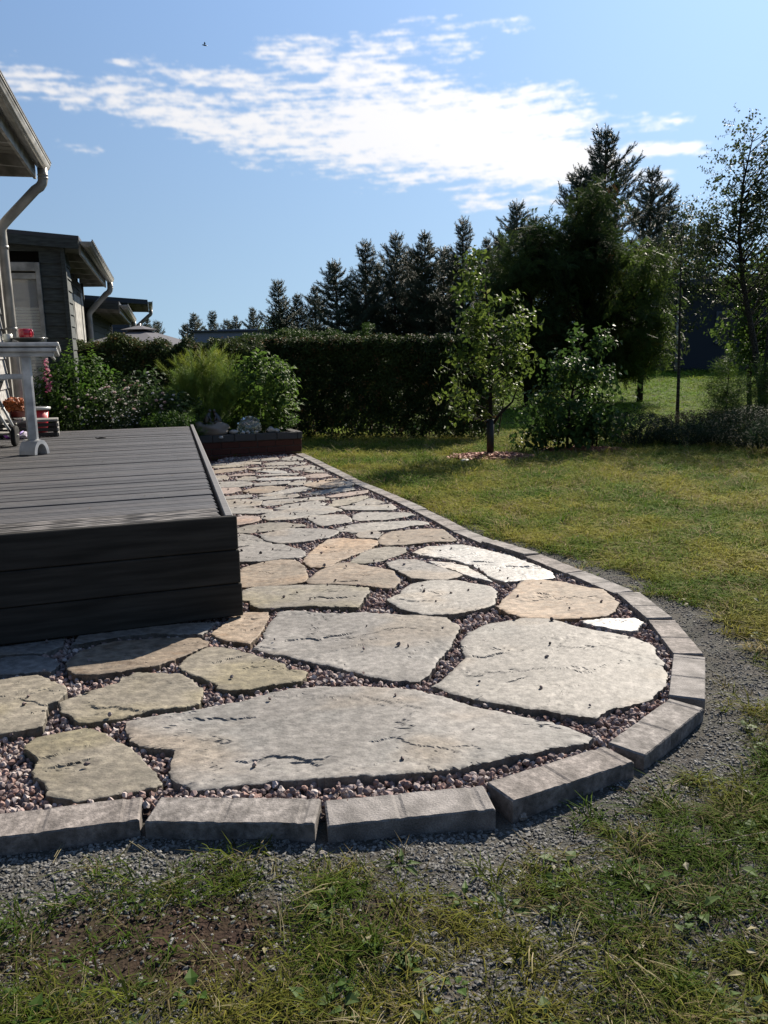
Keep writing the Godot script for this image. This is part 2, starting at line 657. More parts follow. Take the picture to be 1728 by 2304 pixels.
# ---------------------------------------------------------------- plants
# a woody plant: limbs grow from the trunk line to points inside the crown's ellipsoids; leafy twigs sit along their outer part
func woody(o: Node3D, trunk: Array, radii: Array, crown: Array, leaf_mesh: Mesh, leaf_mat: Material, bark: Material, tones: Array, per_limb: int, twig := 0.35, size := Vector2(0.8, 1.2), lift := 0.5, limb_r := 0.02, droop := 0.0) -> void:
	var st := newst(true)
	tube(st, trunk, radii, 9)
	# limbs may leave the trunk anywhere above its lowest part
	var on := []
	var thick := []
	for q in trunk.size() - 1:
		for k in 5:
			if q > 0 or trunk.size() < 3 or k > 3:
				on.append((trunk[q] as Vector3).lerp(trunk[q + 1], k / 5.0))
				thick.append(lerpf(radii[q], radii[q + 1], k / 5.0))
	var where := []
	var tint := []
	for e in crown:
		var c: Vector3 = e[0]
		var r: Vector3 = e[1]
		for i in int(e[2]):
			var v := rv()
			while v.length() > 1.0:
				v = rv()
			v = v.normalized() * pow(v.length(), 0.55)
			var goal: Vector3 = c + v * r
			# where the limb leaves the trunk
			var best := 0
			var score := 1e9
			var fancy := lift * rf(0.6, 1.4)
			for q in on.size():
				var s: float = absf(goal.distance_to(on[q]) * fancy - (goal.y - on[q].y)) + goal.distance_to(on[q]) * 0.35
				if s < score:
					score = s
					best = q
			var a: Vector3 = on[best]
			var len := a.distance_to(goal)
			var mid := a.lerp(goal, 0.5) + Vector3(rf(-0.1, 0.1), rf(-0.02, 0.14), rf(-0.1, 0.1)) * len
			var line := []
			var rr := []
			var n := 6
			for q in n + 1:
				var t := float(q) / n
				line.append(a.lerp(mid, t).lerp(mid.lerp(goal, t), t))
				rr.append(lerpf(minf(limb_r, thick[best] * 0.7), limb_r * 0.18, t))
			tube(st, line, rr, 5, false)
			var warmth := rf(0.0, 1.0)
			for q in per_limb:
				var t := 1.0 - pow(rng.randf(), 1.4) * 0.75
				var f := t * n
				var b := mini(int(f), n - 1)
				var p: Vector3 = line[b].lerp(line[b + 1], f - b)
				var d: Vector3 = ((line[b + 1] - line[b]).normalized() + rv() * 1.1 + Vector3(0, 0.25 - droop, 0)).normalized()
				var tip := p + d * twig * rf(0.2, 1.0)
				where.append(Transform3D(along(d + rv() * 0.3 - Vector3(0, droop, 0), rf(0, TAU), rf(size.x, size.y)), tip))
				var g := clampf(warmth * 0.5 + rf(0, 0.5), 0, 1)
				var cl: Color = tones[0].lerp(tones[1], g)
				if tones.size() > 2 and rng.randf() < 0.025:
					cl = tones[2]
				tint.append(cl)
	obj("trunk", done(st), bark, o)
	scatter("crown", leaf_mesh, leaf_mat, where, tint, o)


func pine(o: Node3D, h: float, wide: float, seed_: int, bare := 0.1) -> void:
	rng.seed = seed_
	var lean := Vector3(rf(-0.03, 0.03), 1, rf(-0.03, 0.03))
	var st := newst(true)
	var pts := []
	var rad := []
	for i in 9:
		var t := i / 8.0
		pts.append(Vector3(lean.x * h * t + 0.05 * sin(t * 7.0 + seed_), h * t, lean.z * h * t))
		rad.append(lerpf(0.018 * h, 0.012, t))
	tube(st, pts, rad, 7)
	var where := []
	var tint := []
	var y := h * bare
	while y < h * 0.985:
		var t := y / h
		var reach := wide * (pow(1.0 - t, 0.80) * 0.97 + 0.03) * smoothstep(-0.25, 0.3, t) * (1.0 + 0.25 * sin(y * 2.3 + seed_))
		var at := Vector3(lean.x * y + 0.05 * sin(t * 7.0 + seed_), y, lean.z * y)
		var n := 6 + rng.randi() % 3
		var turn := rf(0, TAU)
		for k in n:
			var a := turn + TAU * k / n + rf(-0.35, 0.35)
			var l := reach * rf(0.35, 1.3)
			var out := Vector3(cos(a), 0, sin(a))
			var up := lerpf(-0.12, 0.55, t) + rf(-0.15, 0.2)
			var line := []
			var rr := []
			for q in 5:
				var s := q / 4.0
				line.append(at + out * l * s + Vector3.UP * l * (up * s + 0.20 * s * s - 0.10 * sin(s * PI)))
				rr.append(lerpf(0.022, 0.008, s) * (0.4 + l * 0.5))
			tube(st, line, rr, 4, false)
			var m := maxi(5, int(l * 30.0))
			for q in m:
				var s := 1.0 - 0.85 * pow(float(q) / m, 1.1)
				var f := minf(s * 4.0, 3.999)
				var p: Vector3 = line[int(f)].lerp(line[int(f) + 1], f - int(f))
				var d: Vector3 = (out * 0.5 + Vector3.UP * rf(0.1, 1.1) + Vector3(-out.z, 0, out.x) * rf(-1.0, 1.0)) if q > 0 else (out * 0.35 + Vector3.UP)
				var g := rf(0.0, 1.0)
				where.append(Transform3D(along(d, rf(0, TAU), rf(0.8, 1.35)), p + rv() * 0.06))
				tint.append(Color(0.032, 0.052, 0.024).lerp(Color(0.072, 0.094, 0.048), g))
		y += lerpf(0.38, 0.27, t) * rf(0.85, 1.15)
	for k in 4:
		where.append(Transform3D(along(Vector3(rf(-0.2, 0.2), 1, rf(-0.2, 0.2)), rf(0, TAU), 1.0), pts[8] - Vector3(0, 0.22 * k, 0)))
		tint.append(Color(0.035, 0.05, 0.025))
	obj("trunk", done(st), M.pine_bark, o)
	scatter("crown", M.shoot, M.needle, where, tint, o)
	rng.seed = seed_ + 77


# ---------------------------------------------------------------- the sky
func sky_image() -> ImageTexture:
	var w := 4096
	var h := 2048
	var d := PackedFloat32Array()
	d.resize(w * h * 4)
	d.fill(0.0)
	var n1 := FastNoiseLite.new()
	n1.seed = 11
	n1.frequency = 0.22
	n1.fractal_octaves = 6
	n1.fractal_gain = 0.56
	n1.domain_warp_enabled = true
	n1.domain_warp_amplitude = 1.6
	n1.domain_warp_frequency = 0.35
	var n2 := FastNoiseLite.new()
	n2.seed = 5
	n2.frequency = 0.012
	n2.fractal_octaves = 4
	# cloud bands: azimuth, height, azimuth, height (degrees), half width at either end, strength
	var bands := [
		[-27.0, 17.8, -16.0, 16.7, 0.9, 1.1, 0.74], [-16.0, 16.7, -7.5, 15.3, 1.1, 1.7, 0.92], [-7.5, 15.5, 1.5, 14.7, 1.6, 2.1, 1.08], [1.0, 15.1, 8.0, 14.6, 2.3, 2.5, 1.5], [6.0, 14.3, 13.2, 12.8, 2.0, 1.2, 1.5],
		[-16.0, 18.6, -9.0, 17.9, 0.4, 0.8, 0.7], [-9.0, 17.9, -2.0, 16.4, 1.0, 1.5, 0.85], [-6.5, 19.8, -1.0, 18.7, 0.7, 1.5, 0.85], [-1.0, 18.7, 3.0, 16.4, 1.6, 2.0, 1.0], [-1.0, 20.3, 5.0, 19.8, 0.6, 0.8, 0.62],
		[3.0, 21.3, 9.0, 20.8, 0.5, 0.4, 0.5], [16.6, 13.4, 20.2, 13.2, 0.5, 0.4, 1.0], [15.5, 15.0, 19.0, 14.7, 0.4, 0.4, 0.55], [16.2, 11.9, 18.5, 11.6, 0.5, 0.4, 0.7], [7.0, 10.9, 11.5, 11.2, 0.8, 0.7, 0.62], [-20.5, 14.0, -18.0, 13.7, 0.25, 0.25, 0.42],
		[38.0, 16.0, 60.0, 19.0, 2.0, 3.0, 1.0], [-70.0, 20.0, -45.0, 18.0, 1.5, 1.2, 0.8], [95.0, 22.0, 130.0, 17.0, 2.5, 2.0, 0.9], [-150.0, 24.0, -110.0, 21.0, 2.5, 2.0, 0.9], [160.0, 18.0, 190.0, 20.0, 2.0, 2.0, 0.9]]
	var sun := Vector3(sin(deg_to_rad(SUN_AZ)) * cos(deg_to_rad(SUN_UP)), sin(deg_to_rad(SUN_UP)), -cos(deg_to_rad(SUN_AZ)) * cos(deg_to_rad(SUN_UP)))
	for j in range(0, h / 2 + 12):
		var up := PI / 2 - (j + 0.5) / h * PI
		var e := maxf(rad_to_deg(up), 0.0)
		var thin := exp(-e / 15.0)
		var cr := lerpf(0.115, 0.430, thin)
		var cg := lerpf(0.248, 0.630, thin)
		var cb := lerpf(0.560, 0.780, thin)
		for i in w:
			var a := fposmod((i + 0.5) / w * 360.0 + 180.0, 360.0) - 180.0
			# plain air far from the cloud needs only every second point
			if absf(a) > 34.0 or e > 24.0 or e < 8.0:
				if j % 2 == 1 or i % 2 == 1:
					var from := (j * w + i - 1) * 4 if j % 2 == 0 else ((j - 1) * w + i) * 4
					var to := (j * w + i) * 4
					for q in 4:
						d[to + q] = d[from + q]
					continue
			var ar := deg_to_rad(a)
			var dir := Vector3(sin(ar) * cos(up), sin(up), -cos(ar) * cos(up))
			var ang := rad_to_deg(acos(clampf(dir.dot(sun), -1.0, 1.0)))
			# the air brightens towards the sun
			var g := 0.40 * exp(-ang / 22.0)
			var k0 := 0.28 + 2.1 * exp(-ang / 49.0)
			var r := cr * k0 + g + 0.012
			var gr := cg * k0 + g * 0.95 + 0.018
			var b := cb * k0 + g * 0.68 + 0.03
			var dens := 0.0
			if e > 8.0 and e < 30.0:
				for q in bands:
					if a < q[0] - 14.0 or a > q[2] + 14.0:
						continue
					var t := clampf((a - q[0]) / (q[2] - q[0]), 0.0, 1.0)
					var dx: float = (a - clampf(a, q[0], q[2])) * 0.45
					var dy: float = e - lerpf(q[1], q[3], t)
					var k := 1.0 - sqrt(dx * dx + dy * dy) / lerpf(q[4], q[5], t)
					if k > -0.6:
						dens = maxf(dens, q[6] * clampf((k + 0.6) * 0.85, 0.0, 1.0))
			if e > 30.0:
				dens = 0.45 * smoothstep(0.05, 0.45, n2.get_noise_3dv(dir * 120.0))
			if dens > 0.0:
				var p := Vector2(a * 0.55 + e * 0.35, e * 2.1 - a * 0.12)
				var f := n1.get_noise_2d(p.x * 1.9, p.y * 1.9)
				var f2 := n1.get_noise_2d(p.x * 5.5 + 70.0, p.y * 4.2)
				var f3 := n1.get_noise_2d(p.x * 0.8 - 40.0, p.y * 5.0)
				var c := smoothstep(0.30, 1.22, dens * 1.02 + 0.60 * f + 0.50 * f2 + 0.55 * f3)
				var lit := 0.80 + 1.15 * exp(-ang / 19.0)
				r = lerpf(r, lit, c)
				gr = lerpf(gr, lit, c)
				b = lerpf(b, lit * 1.03, c)
			var at := (j * w + i) * 4
			d[at] = r
			d[at + 1] = gr
			d[at + 2] = b
			d[at + 3] = 1.0
	# below the horizon: the haze above it, dimmed
	for j in range(h / 2 + 12, h):
		for i in w:
			var at := (j * w + i) * 4
			d[at] = 0.08
			d[at + 1] = 0.09
			d[at + 2] = 0.07
			d[at + 3] = 1.0
	return ImageTexture.create_from_image(Image.create_from_data(w, h, false, Image.FORMAT_RGBAF, d.to_byte_array()))


const SUN_AZ := 31.0
const SUN_UP := 36.0
const EXPOSURE := 2.6


func _ready() -> void:
	# camera
	var cam := Camera3D.new()
	cam.name = "camera"
	cam.fov = 64.95
	cam.near = 0.05
	cam.far = 500.0
	cam.position = Vector3(0, 1.0, 0)
	cam.rotation_degrees = Vector3(-10.055, 0, -0.926)
	cam.current = true
	add_child(cam)
	# sky, exposure
	var env := Environment.new()
	env.background_mode = Environment.BG_SKY
	var pano := PanoramaSkyMaterial.new()
	pano.panorama = sky_image()
	var sky := Sky.new()
	sky.sky_material = pano
	env.sky = sky
	env.background_energy_multiplier = 1.0 / EXPOSURE
	env.tonemap_mode = Environment.TONE_MAPPER_LINEAR
	env.tonemap_exposure = EXPOSURE
	env.sdfgi_enabled = true
	env.ssao_enabled = true
	env.ssil_enabled = true
	var around := WorldEnvironment.new()
	around.name = "surroundings"
	around.environment = env
	add_child(around)
	# sun
	var sun := DirectionalLight3D.new()
	sun.name = "sun"
	sun.light_color = Color(1.0, 0.955, 0.89)
	sun.light_energy = 1.6
	sun.light_angular_distance = 0.53
	sun.shadow_enabled = true
	sun.rotation_degrees = Vector3(-SUN_UP, 180.0 - SUN_AZ, 0)
	add_child(sun)

	rng.seed = 4
	nz.seed = 3
	nz.frequency = 0.05
	nz.fractal_octaves = 4
	nzf.seed = 8
	nzf.frequency = 0.25
	nzf.fractal_octaves = 3
	make_materials()
	make_path()
	make_ground()
	make_deck()
	make_planter()
	make_houses()
	make_deck_things()
	make_hedges()
	make_beds()
	make_garden_trees()
	make_far_trees()
	make_grass()
	make_small_things()


func make_materials() -> void:
	var grain := tex(21, 0.02, 512, 0.70, 1.0, 1.5)
	var speck := tex(22, 0.12, 512, 0.80, 1.0, 1.6)
	var pits := tex(24, 0.07, 512, 0.0, 1.0, 1.6)
	var rough := tex(26, 0.022, 1024, 0.0, 1.0, 1.5)
	var flecked := flecks(33, 1024)
	var cloudy := tex(25, 0.008, 512, 0.72, 1.0, 1.4)
	for k in STONE:
		var m := tinted(STONE[k][1], 0.42)
		tri_map(m, Vector3(1.5, 1.7, 2.1), flecked, rough, 0.10)
		M["slate_" + k] = m
	for k in 3:
		var m := mat([Color(0.330, 0.304, 0.282), Color(0.265, 0.247, 0.232), Color(0.325, 0.290, 0.265)][k], 0.85, 0.3)
		tri_map(m, Vector3(3.1, 3.1, 3.1), flecked if k != 1 else speck, pits, 0.07)
		m.detail_enabled = true
		m.detail_blend_mode = BaseMaterial3D.BLEND_MODE_MUL
		m.detail_albedo = cloudy
		m.uv2_triplanar = true
		m.uv2_scale = Vector3(2.2, 2.2, 2.2)
		m.detail_uv_layer = BaseMaterial3D.DETAIL_UV_2
		m.uv1_offset = Vector3(0.3 * k, 0.1, 0.7 * k)
		M["concrete_%d" % k] = m
	M.gravel = tinted(0.92, 0.12)
	M.soil = tinted(0.95, 0.2)
	tri_map(M.soil, Vector3(2.3, 2.3, 2.3), speck, pits, 0.25, true)
	M.bed = mat(Color(0.06, 0.045, 0.042), 0.95, 0.2)
	M.crushed = tinted(0.85, 0.3)
	for k in 4:
		var m := mat([Color(0.070, 0.069, 0.070), Color(0.056, 0.055, 0.057), Color(0.084, 0.080, 0.080), Color(0.062, 0.061, 0.064)][k], 0.62, 0.4)
		tri_map(m, Vector3(0.45, 5.0, 7.0), grain, grain, 0.30)
		m.uv1_offset = Vector3(0.37 * k, 0.21 * k, 0.53 * k)
		M["board_%d" % k] = m
	M.board_worn = mat(Color(0.150, 0.140, 0.132), 0.7, 0.3)
	tri_map(M.board_worn, Vector3(0.9, 5.0, 6.0), tex(41, 0.012, 512, 0.38, 1.0, 2.4), grain, 0.25)
	M.trim = mat(Color(0.115, 0.113, 0.114), 0.7, 0.4)
	tri_map(M.trim, Vector3(0.45, 5.0, 7.0), grain, grain, 0.2)
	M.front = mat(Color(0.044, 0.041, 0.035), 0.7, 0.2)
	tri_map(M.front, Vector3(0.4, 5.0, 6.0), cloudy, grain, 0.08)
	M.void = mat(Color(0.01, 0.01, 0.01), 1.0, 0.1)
	M.brick = mat(Color(0.095, 0.038, 0.028), 0.85, 0.3)
	tri_map(M.brick, Vector3(4, 4, 4), speck, pits, 0.25)
	M.cap = mat(Color(0.075, 0.076, 0.076), 0.85, 0.3)
	tri_map(M.cap, Vector3(4, 4, 4), speck, pits, 0.2)
	M.mortar = mat(Color(0.09, 0.08, 0.07), 0.95, 0.2)
	M.siding = mat(Color(0.042, 0.052, 0.050), 0.7, 0.4)
	tri_map(M.siding, Vector3(0.5, 3.0, 3.0), grain, grain, 0.1)
	M.siding_blue = mat(Color(0.040, 0.046, 0.060), 0.7, 0.4)
	M.siding_white = mat(Color(0.34, 0.335, 0.32), 0.6, 0.4)
	tri_map(M.siding_white, Vector3(0.5, 3.0, 3.0), cloudy, grain, 0.1)
	M.white_wood = mat(Color(0.33, 0.325, 0.30), 0.6, 0.4)
	tri_map(M.white_wood, Vector3(1, 1, 1), cloudy, null, 0.0)
	M.soffit = mat(Color(0.20, 0.195, 0.17), 0.7, 0.3)
	M.gutter = mat(Color(0.36, 0.35, 0.32), 0.38, 0.5)
	tri_map(M.gutter, Vector3(0.7, 0.7, 0.7), cloudy, null, 0.0)
	M.roof = mat(Color(0.020, 0.024, 0.032), 0.5, 0.5)
	M.inside = mat(Color(0.02, 0.02, 0.02), 0.9, 0.2)
	M.blind = mat(Color(0.30, 0.31, 0.28), 0.6, 0.4)
	M.glass = mat(Color(0.9, 0.95, 0.95), 0.03, 0.5)
	M.glass.transparency = BaseMaterial3D.TRANSPARENCY_ALPHA
	M.glass.albedo_color.a = 0.12
	M.plastic = mat(Color(0.50, 0.51, 0.51), 0.35, 0.5)
	tri_map(M.plastic, Vector3(1.3, 1.3, 1.3), cloudy, null, 0.0)
	M.dark_top = mat(Color(0.03, 0.03, 0.03), 0.4, 0.5)
	M.red_glaze = mat(Color(0.30, 0.006, 0.020), 0.12, 0.6)
	M.red = mat(Color(0.33, 0.012, 0.020), 0.4, 0.5)
	M.plate = mat(Color(0.22, 0.23, 0.21), 0.2, 0.5)
	M.china = mat(Color(0.45, 0.46, 0.42), 0.2, 0.5)
	M.black = mat(Color(0.010, 0.010, 0.011), 0.35, 0.5)
	M.rubber = mat(Color(0.012, 0.012, 0.012), 0.8, 0.3)
	M.blue = mat(Color(0.06, 0.10, 0.38), 0.5, 0.5)
	M.grey_wood = mat(Color(0.24, 0.235, 0.22), 0.7, 0.3)
	tri_map(M.grey_wood, Vector3(1, 6, 6), grain, grain, 0.1)
	M.dark_wood = mat(Color(0.035, 0.032, 0.030), 0.75, 0.3)
	M.rust = tinted(0.55, 0.4, 0.2)
	M.toy = tinted(0.45, 0.4)
	M.canvas = mat(Color(0.105, 0.105, 0.115), 0.9, 0.2)
	M.stone = mat(Color(0.23, 0.205, 0.18), 0.8, 0.3)
	tri_map(M.stone, Vector3(3, 3, 3), speck, pits, 0.2)
	M.pebble = mat(Color(0.42, 0.42, 0.41), 0.6, 0.4)
	tri_map(M.pebble, Vector3(5, 5, 5), speck, null, 0.0)
	M.bronze = mat(Color(0.012, 0.011, 0.011), 0.35, 0.6)
	M.slag = mat(Color(0.85, 0.93, 0.90), 0.06, 0.6)
	M.slag.refraction_enabled = true
	M.slag.refraction_scale = 0.05
	M.slag.transparency = BaseMaterial3D.TRANSPARENCY_ALPHA
	M.slag.albedo_color.a = 0.08
	M.bark = mat(Color(0.040, 0.032, 0.026), 0.9, 0.2)
	tri_map(M.bark, Vector3(6, 2, 6), grain, pits, 0.4)
	M.birch_bark = mat(Color(0.075, 0.066, 0.056), 0.8, 0.3)
	tri_map(M.birch_bark, Vector3(3, 8, 3), tex(31, 0.03, 256, 0.25, 1.0, 2.6), null, 0.0)
	M.pine_bark = mat(Color(0.075, 0.045, 0.030), 0.9, 0.2)
	M.guard = mat(Color(0.010, 0.010, 0.009), 0.5, 0.4)
	M.needle = tinted(0.55, 0.4, 0.10)
	M.leaf = tinted(0.55, 0.22, 0.95)
	M.gloss = tinted(0.45, 0.22, 0.75)
	M.dull = tinted(0.65, 0.15, 0.60)
	M.hedge_leaf = tinted(0.55, 0.15, 0.45)
	M.fine = tinted(0.6, 0.3, 0.6)
	M.petal = tinted(0.7, 0.3, 0.5)
	M.grass = tinted(0.8, 0.12, 0.55)
	M.straw = tinted(0.8, 0.2, 0.3)
	M.chip = tinted(0.75, 0.3)
	M.far_wall = mat(Color(0.10, 0.11, 0.13), 0.8, 0.3)
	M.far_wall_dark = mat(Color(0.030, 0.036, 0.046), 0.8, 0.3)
	M.render = mat(Color(0.22, 0.24, 0.29), 0.85, 0.3)
	M.shoot = shoot(0.24, 26, 0.085, 0.016, 5)


func make_path() -> void:
	# outline of the path (x, depth): inside the edging, along the planter, the deck's side and the deck's front
	path = MeshInstance3D.new()
	path.name = "path"
	add_child(path)
	struct(path)
	kerb = MeshInstance3D.new()
	kerb.name = "kerb"
	add_child(kerb)
	struct(kerb)
	kerb_block(-1.571, 1.592, 3.8)
	kerb_block(-1.170, 1.629, 6.7)
	kerb_block(-0.770, 1.695, 12.4)
	kerb_block(-0.357, 1.715, -3.5)
	kerb_block(0.047, 1.732, 8.1)
	kerb_block(0.435, 1.868, 28.7)
	kerb_block(0.765, 2.132, 46.6)
	kerb_block(0.985, 2.492, 68.3)
	kerb_block(1.082, 2.891, 84.5)
	kerb_block(1.092, 3.288, 91.6)
	kerb_block(1.006, 3.674, 109.0)
	kerb_block(0.868, 4.052, 110.5)
	kerb_block(0.701, 4.418, 118.6)
	kerb_block(0.540, 4.770, 110.4)
	kerb_block(0.423, 5.139, 104.7)
	kerb_block(0.318, 5.523, 106.0)
	kerb_block(0.204, 5.903, 107.2)
	kerb_block(0.086, 6.282, 107.4)
	kerb_block(-0.039, 6.660, 109.1)
	kerb_block(-0.169, 7.034, 109.1)
	kerb_block(-0.290, 7.409, 106.6)
	kerb_block(-0.403, 7.788, 106.6)
	kerb_block(-0.517, 8.168, 106.6)
	kerb_block(-0.630, 8.548, 106.6)
	kerb_block(-0.744, 8.927, 106.6)
	kerb_block(-0.857, 9.307, 106.6)
	kerb_block(-0.971, 9.687, 106.6)
	for q in kerbs:
		var a := deg_to_rad(q.z)
		if edge_line.is_empty():
			edge_line.append(Vector2(q.x, q.y) - Vector2(cos(a), sin(a)) * 0.195)
		edge_line.append(Vector2(q.x, q.y) + Vector2(cos(a), sin(a)) * 0.195)
	for q in kerbs:
		var a := deg_to_rad(q.z)
		for s in [-0.19, 0.19]:
			inner.append(Vector2(q.x, q.y) + Vector2(cos(a), sin(a)) * s + Vector2(-sin(a), cos(a)) * 0.03)
	for v in [Vector2(-1.02, 9.98), Vector2(-2.3, 9.48), Vector2(-2.2, 9.3), Vector2(-0.75, 3.4), Vector2(-0.75, 3.35), Vector2(-1.435, 3.08), Vector2(-2.7, 2.62), Vector2(-2.7, 1.6)]:
		inner.append(v)
	var st := newst()
	var ids := Geometry2D.triangulate_polygon(inner)
	for i in range(0, ids.size(), 3):
		var p := []
		for k in 3:
			p.append(Vector3(inner[ids[i + k]].x, -0.042, -inner[ids[i + k]].y))
		tri(st, p[0], p[1], p[2], Vector3.UP)
	path.mesh = done(st)
	path.material_override = M.bed
	stone("G", [-0.771, 2.228, -0.717, 2.255, -0.605, 2.298, -0.473, 2.356, -0.394, 2.411, -0.309, 2.450, -0.233, 2.469, -0.076, 2.463, 0.055, 2.437, 0.093, 2.424, 0.166, 2.363, 0.288, 2.264, 0.418, 2.188, 0.510, 2.129, 0.558, 2.065, 0.542, 2.028, 0.448, 2.001, 0.406, 1.980, 0.340, 1.968, 0.285, 1.937, 0.182, 1.902, 0.070, 1.881, -0.045, 1.866, -0.267, 1.861, -0.321, 1.849, -0.383, 1.832, -0.468, 1.819, -0.496, 1.842, -0.537, 1.856, -0.563, 1.928, -0.578, 2.028, -0.621, 2.046, -0.683, 2.065, -0.720, 2.100])
	stone("L", [0.311, 2.979, 0.363, 3.051, 0.431, 3.104, 0.556, 3.156, 0.671, 3.144, 0.698, 3.099, 0.773, 3.010, 0.844, 2.952, 0.904, 2.897, 0.962, 2.819, 0.970, 2.748, 0.951, 2.707, 0.949, 2.615, 0.918, 2.495, 0.882, 2.412, 0.827, 2.344, 0.790, 2.303, 0.708, 2.265, 0.673, 2.259, 0.603, 2.191, 0.555, 2.208, 0.435, 2.260, 0.330, 2.313, 0.267, 2.349, 0.183, 2.423, 0.143, 2.462, 0.191, 2.527, 0.237, 2.626, 0.277, 2.711, 0.273, 2.828, 0.293, 2.928])
	stone("G", [-0.473, 3.174, -0.454, 3.285, -0.409, 3.313, -0.339, 3.290, -0.254, 3.251, -0.079, 3.253, 0.089, 3.210, 0.188, 3.189, 0.246, 3.169, 0.292, 3.040, 0.254, 2.889, 0.214, 2.768, 0.172, 2.656, 0.144, 2.567, 0.109, 2.504, 0.041, 2.511, -0.012, 2.530, -0.066, 2.561, -0.133, 2.609, -0.236, 2.675, -0.358, 2.753, -0.454, 2.816, -0.495, 2.853, -0.488, 2.889, -0.469, 2.962, -0.483, 3.020, -0.479, 3.101])
	stone("P", [0.469, 3.312, 0.524, 3.427, 0.568, 3.514, 0.624, 3.644, 0.664, 3.722, 0.749, 3.725, 0.843, 3.670, 0.942, 3.567, 0.997, 3.544, 1.001, 3.417, 1.005, 3.331, 0.959, 3.220, 0.902, 3.162, 0.823, 3.136, 0.687, 3.134, 0.564, 3.150, 0.504, 3.230])
	stone("W", [0.780, 3.109, 0.902, 3.132, 1.009, 3.126, 1.034, 3.081, 0.995, 3.026, 0.978, 2.986, 0.949, 2.960, 0.876, 3.005, 0.804, 3.064])
	stone("W", [0.152, 4.367, 0.237, 4.523, 0.446, 4.550, 0.551, 4.443, 0.687, 4.239, 0.776, 4.049, 0.832, 3.879, 0.829, 3.790, 0.761, 3.751, 0.649, 3.735, 0.569, 3.711, 0.533, 3.763, 0.503, 3.829, 0.487, 3.933, 0.449, 4.061, 0.379, 4.165, 0.255, 4.251])
	stone("W", [0.223, 4.178, 0.347, 4.136, 0.423, 4.043, 0.461, 3.913, 0.497, 3.819, 0.523, 3.732, 0.482, 3.755, 0.413, 3.835, 0.349, 3.963, 0.278, 4.055])
	stone("L", [-0.000, 3.441, 0.033, 3.496, 0.062, 3.528, 0.087, 3.622, 0.127, 3.706, 0.207, 3.766, 0.339, 3.763, 0.428, 3.696, 0.503, 3.632, 0.507, 3.536, 0.488, 3.412, 0.462, 3.329, 0.397, 3.267, 0.280, 3.211, 0.151, 3.202, 0.061, 3.286, 0.025, 3.370])
	stone("B", [-0.384, 3.793, -0.358, 3.954, -0.291, 4.108, -0.250, 4.167, -0.189, 4.174, -0.091, 4.114, -0.012, 4.037, 0.040, 3.981, 0.060, 3.877, 0.078, 3.810, 0.051, 3.703, 0.041, 3.645, -0.013, 3.648, -0.107, 3.696, -0.197, 3.731, -0.276, 3.723, -0.363, 3.736])
	stone("O", [-0.661, 3.503, -0.667, 3.633, -0.617, 3.686, -0.537, 3.710, -0.423, 3.715, -0.300, 3.719, -0.192, 3.695, -0.077, 3.645, -0.069, 3.589, -0.089, 3.509, -0.101, 3.395, -0.117, 3.324, -0.189, 3.328, -0.316, 3.359, -0.413, 3.352, -0.465, 3.331, -0.542, 3.335, -0.594, 3.399, -0.609, 3.449, -0.651, 3.464])
	stone("B", [-0.761, 3.846, -0.744, 4.084, -0.681, 4.189, -0.566, 4.264, -0.493, 4.251, -0.424, 4.117, -0.380, 3.887, -0.382, 3.797, -0.453, 3.745, -0.560, 3.709, -0.700, 3.695, -0.737, 3.721])
	stone("P", [-0.442, 4.212, -0.424, 4.409, -0.390, 4.607, -0.340, 4.765, -0.272, 4.807, -0.180, 4.767, -0.080, 4.768, -0.034, 4.716, -0.046, 4.603, -0.098, 4.451, -0.181, 4.327, -0.242, 4.215, -0.278, 4.090, -0.328, 4.058, -0.390, 4.080])
	stone("O", [-0.198, 4.159, -0.173, 4.252, -0.133, 4.374, -0.055, 4.499, 0.052, 4.541, 0.123, 4.505, 0.127, 4.418, 0.072, 4.316, -0.025, 4.200, -0.105, 4.147])
	stone("G", [0.002, 4.122, 0.074, 4.192, 0.162, 4.187, 0.229, 4.110, 0.303, 3.995, 0.361, 3.903, 0.382, 3.868, 0.351, 3.805, 0.274, 3.762, 0.194, 3.775, 0.129, 3.801, 0.088, 3.885, 0.033, 4.012])
	stone("G", [-0.879, 4.510, -0.779, 4.637, -0.683, 4.654, -0.592, 4.634, -0.519, 4.531, -0.443, 4.436, -0.439, 4.330, -0.475, 4.272, -0.582, 4.254, -0.676, 4.208, -0.819, 4.190])
	stone("G", [-0.778, 4.910, -0.720, 5.011, -0.614, 5.112, -0.483, 5.119, -0.350, 5.079, -0.284, 5.029, -0.288, 4.949, -0.342, 4.823, -0.448, 4.731, -0.544, 4.668, -0.622, 4.661, -0.712, 4.730])
	stone("L", [-0.962, 4.958, -0.903, 4.980, -0.819, 4.924, -0.754, 4.817, -0.671, 4.707, -0.676, 4.660, -0.776, 4.650, -0.898, 4.602])
	stone("O", [-0.997, 5.115, -0.916, 5.271, -0.792, 5.364, -0.677, 5.372, -0.531, 5.267, -0.503, 5.205, -0.602, 5.138, -0.715, 5.058, -0.847, 4.991, -0.973, 4.994])
	stone("G", [-0.186, 4.862, -0.155, 4.943, -0.043, 4.972, -0.008, 4.931, -0.028, 4.820, -0.042, 4.760, -0.150, 4.773])
	stone("B", [-0.041, 4.705, -0.027, 4.828, 0.038, 4.979, 0.156, 5.023, 0.316, 5.035, 0.377, 5.003, 0.406, 4.819, 0.432, 4.669, 0.400, 4.633, 0.243, 4.632, 0.111, 4.583, 0.014, 4.570, -0.035, 4.611])
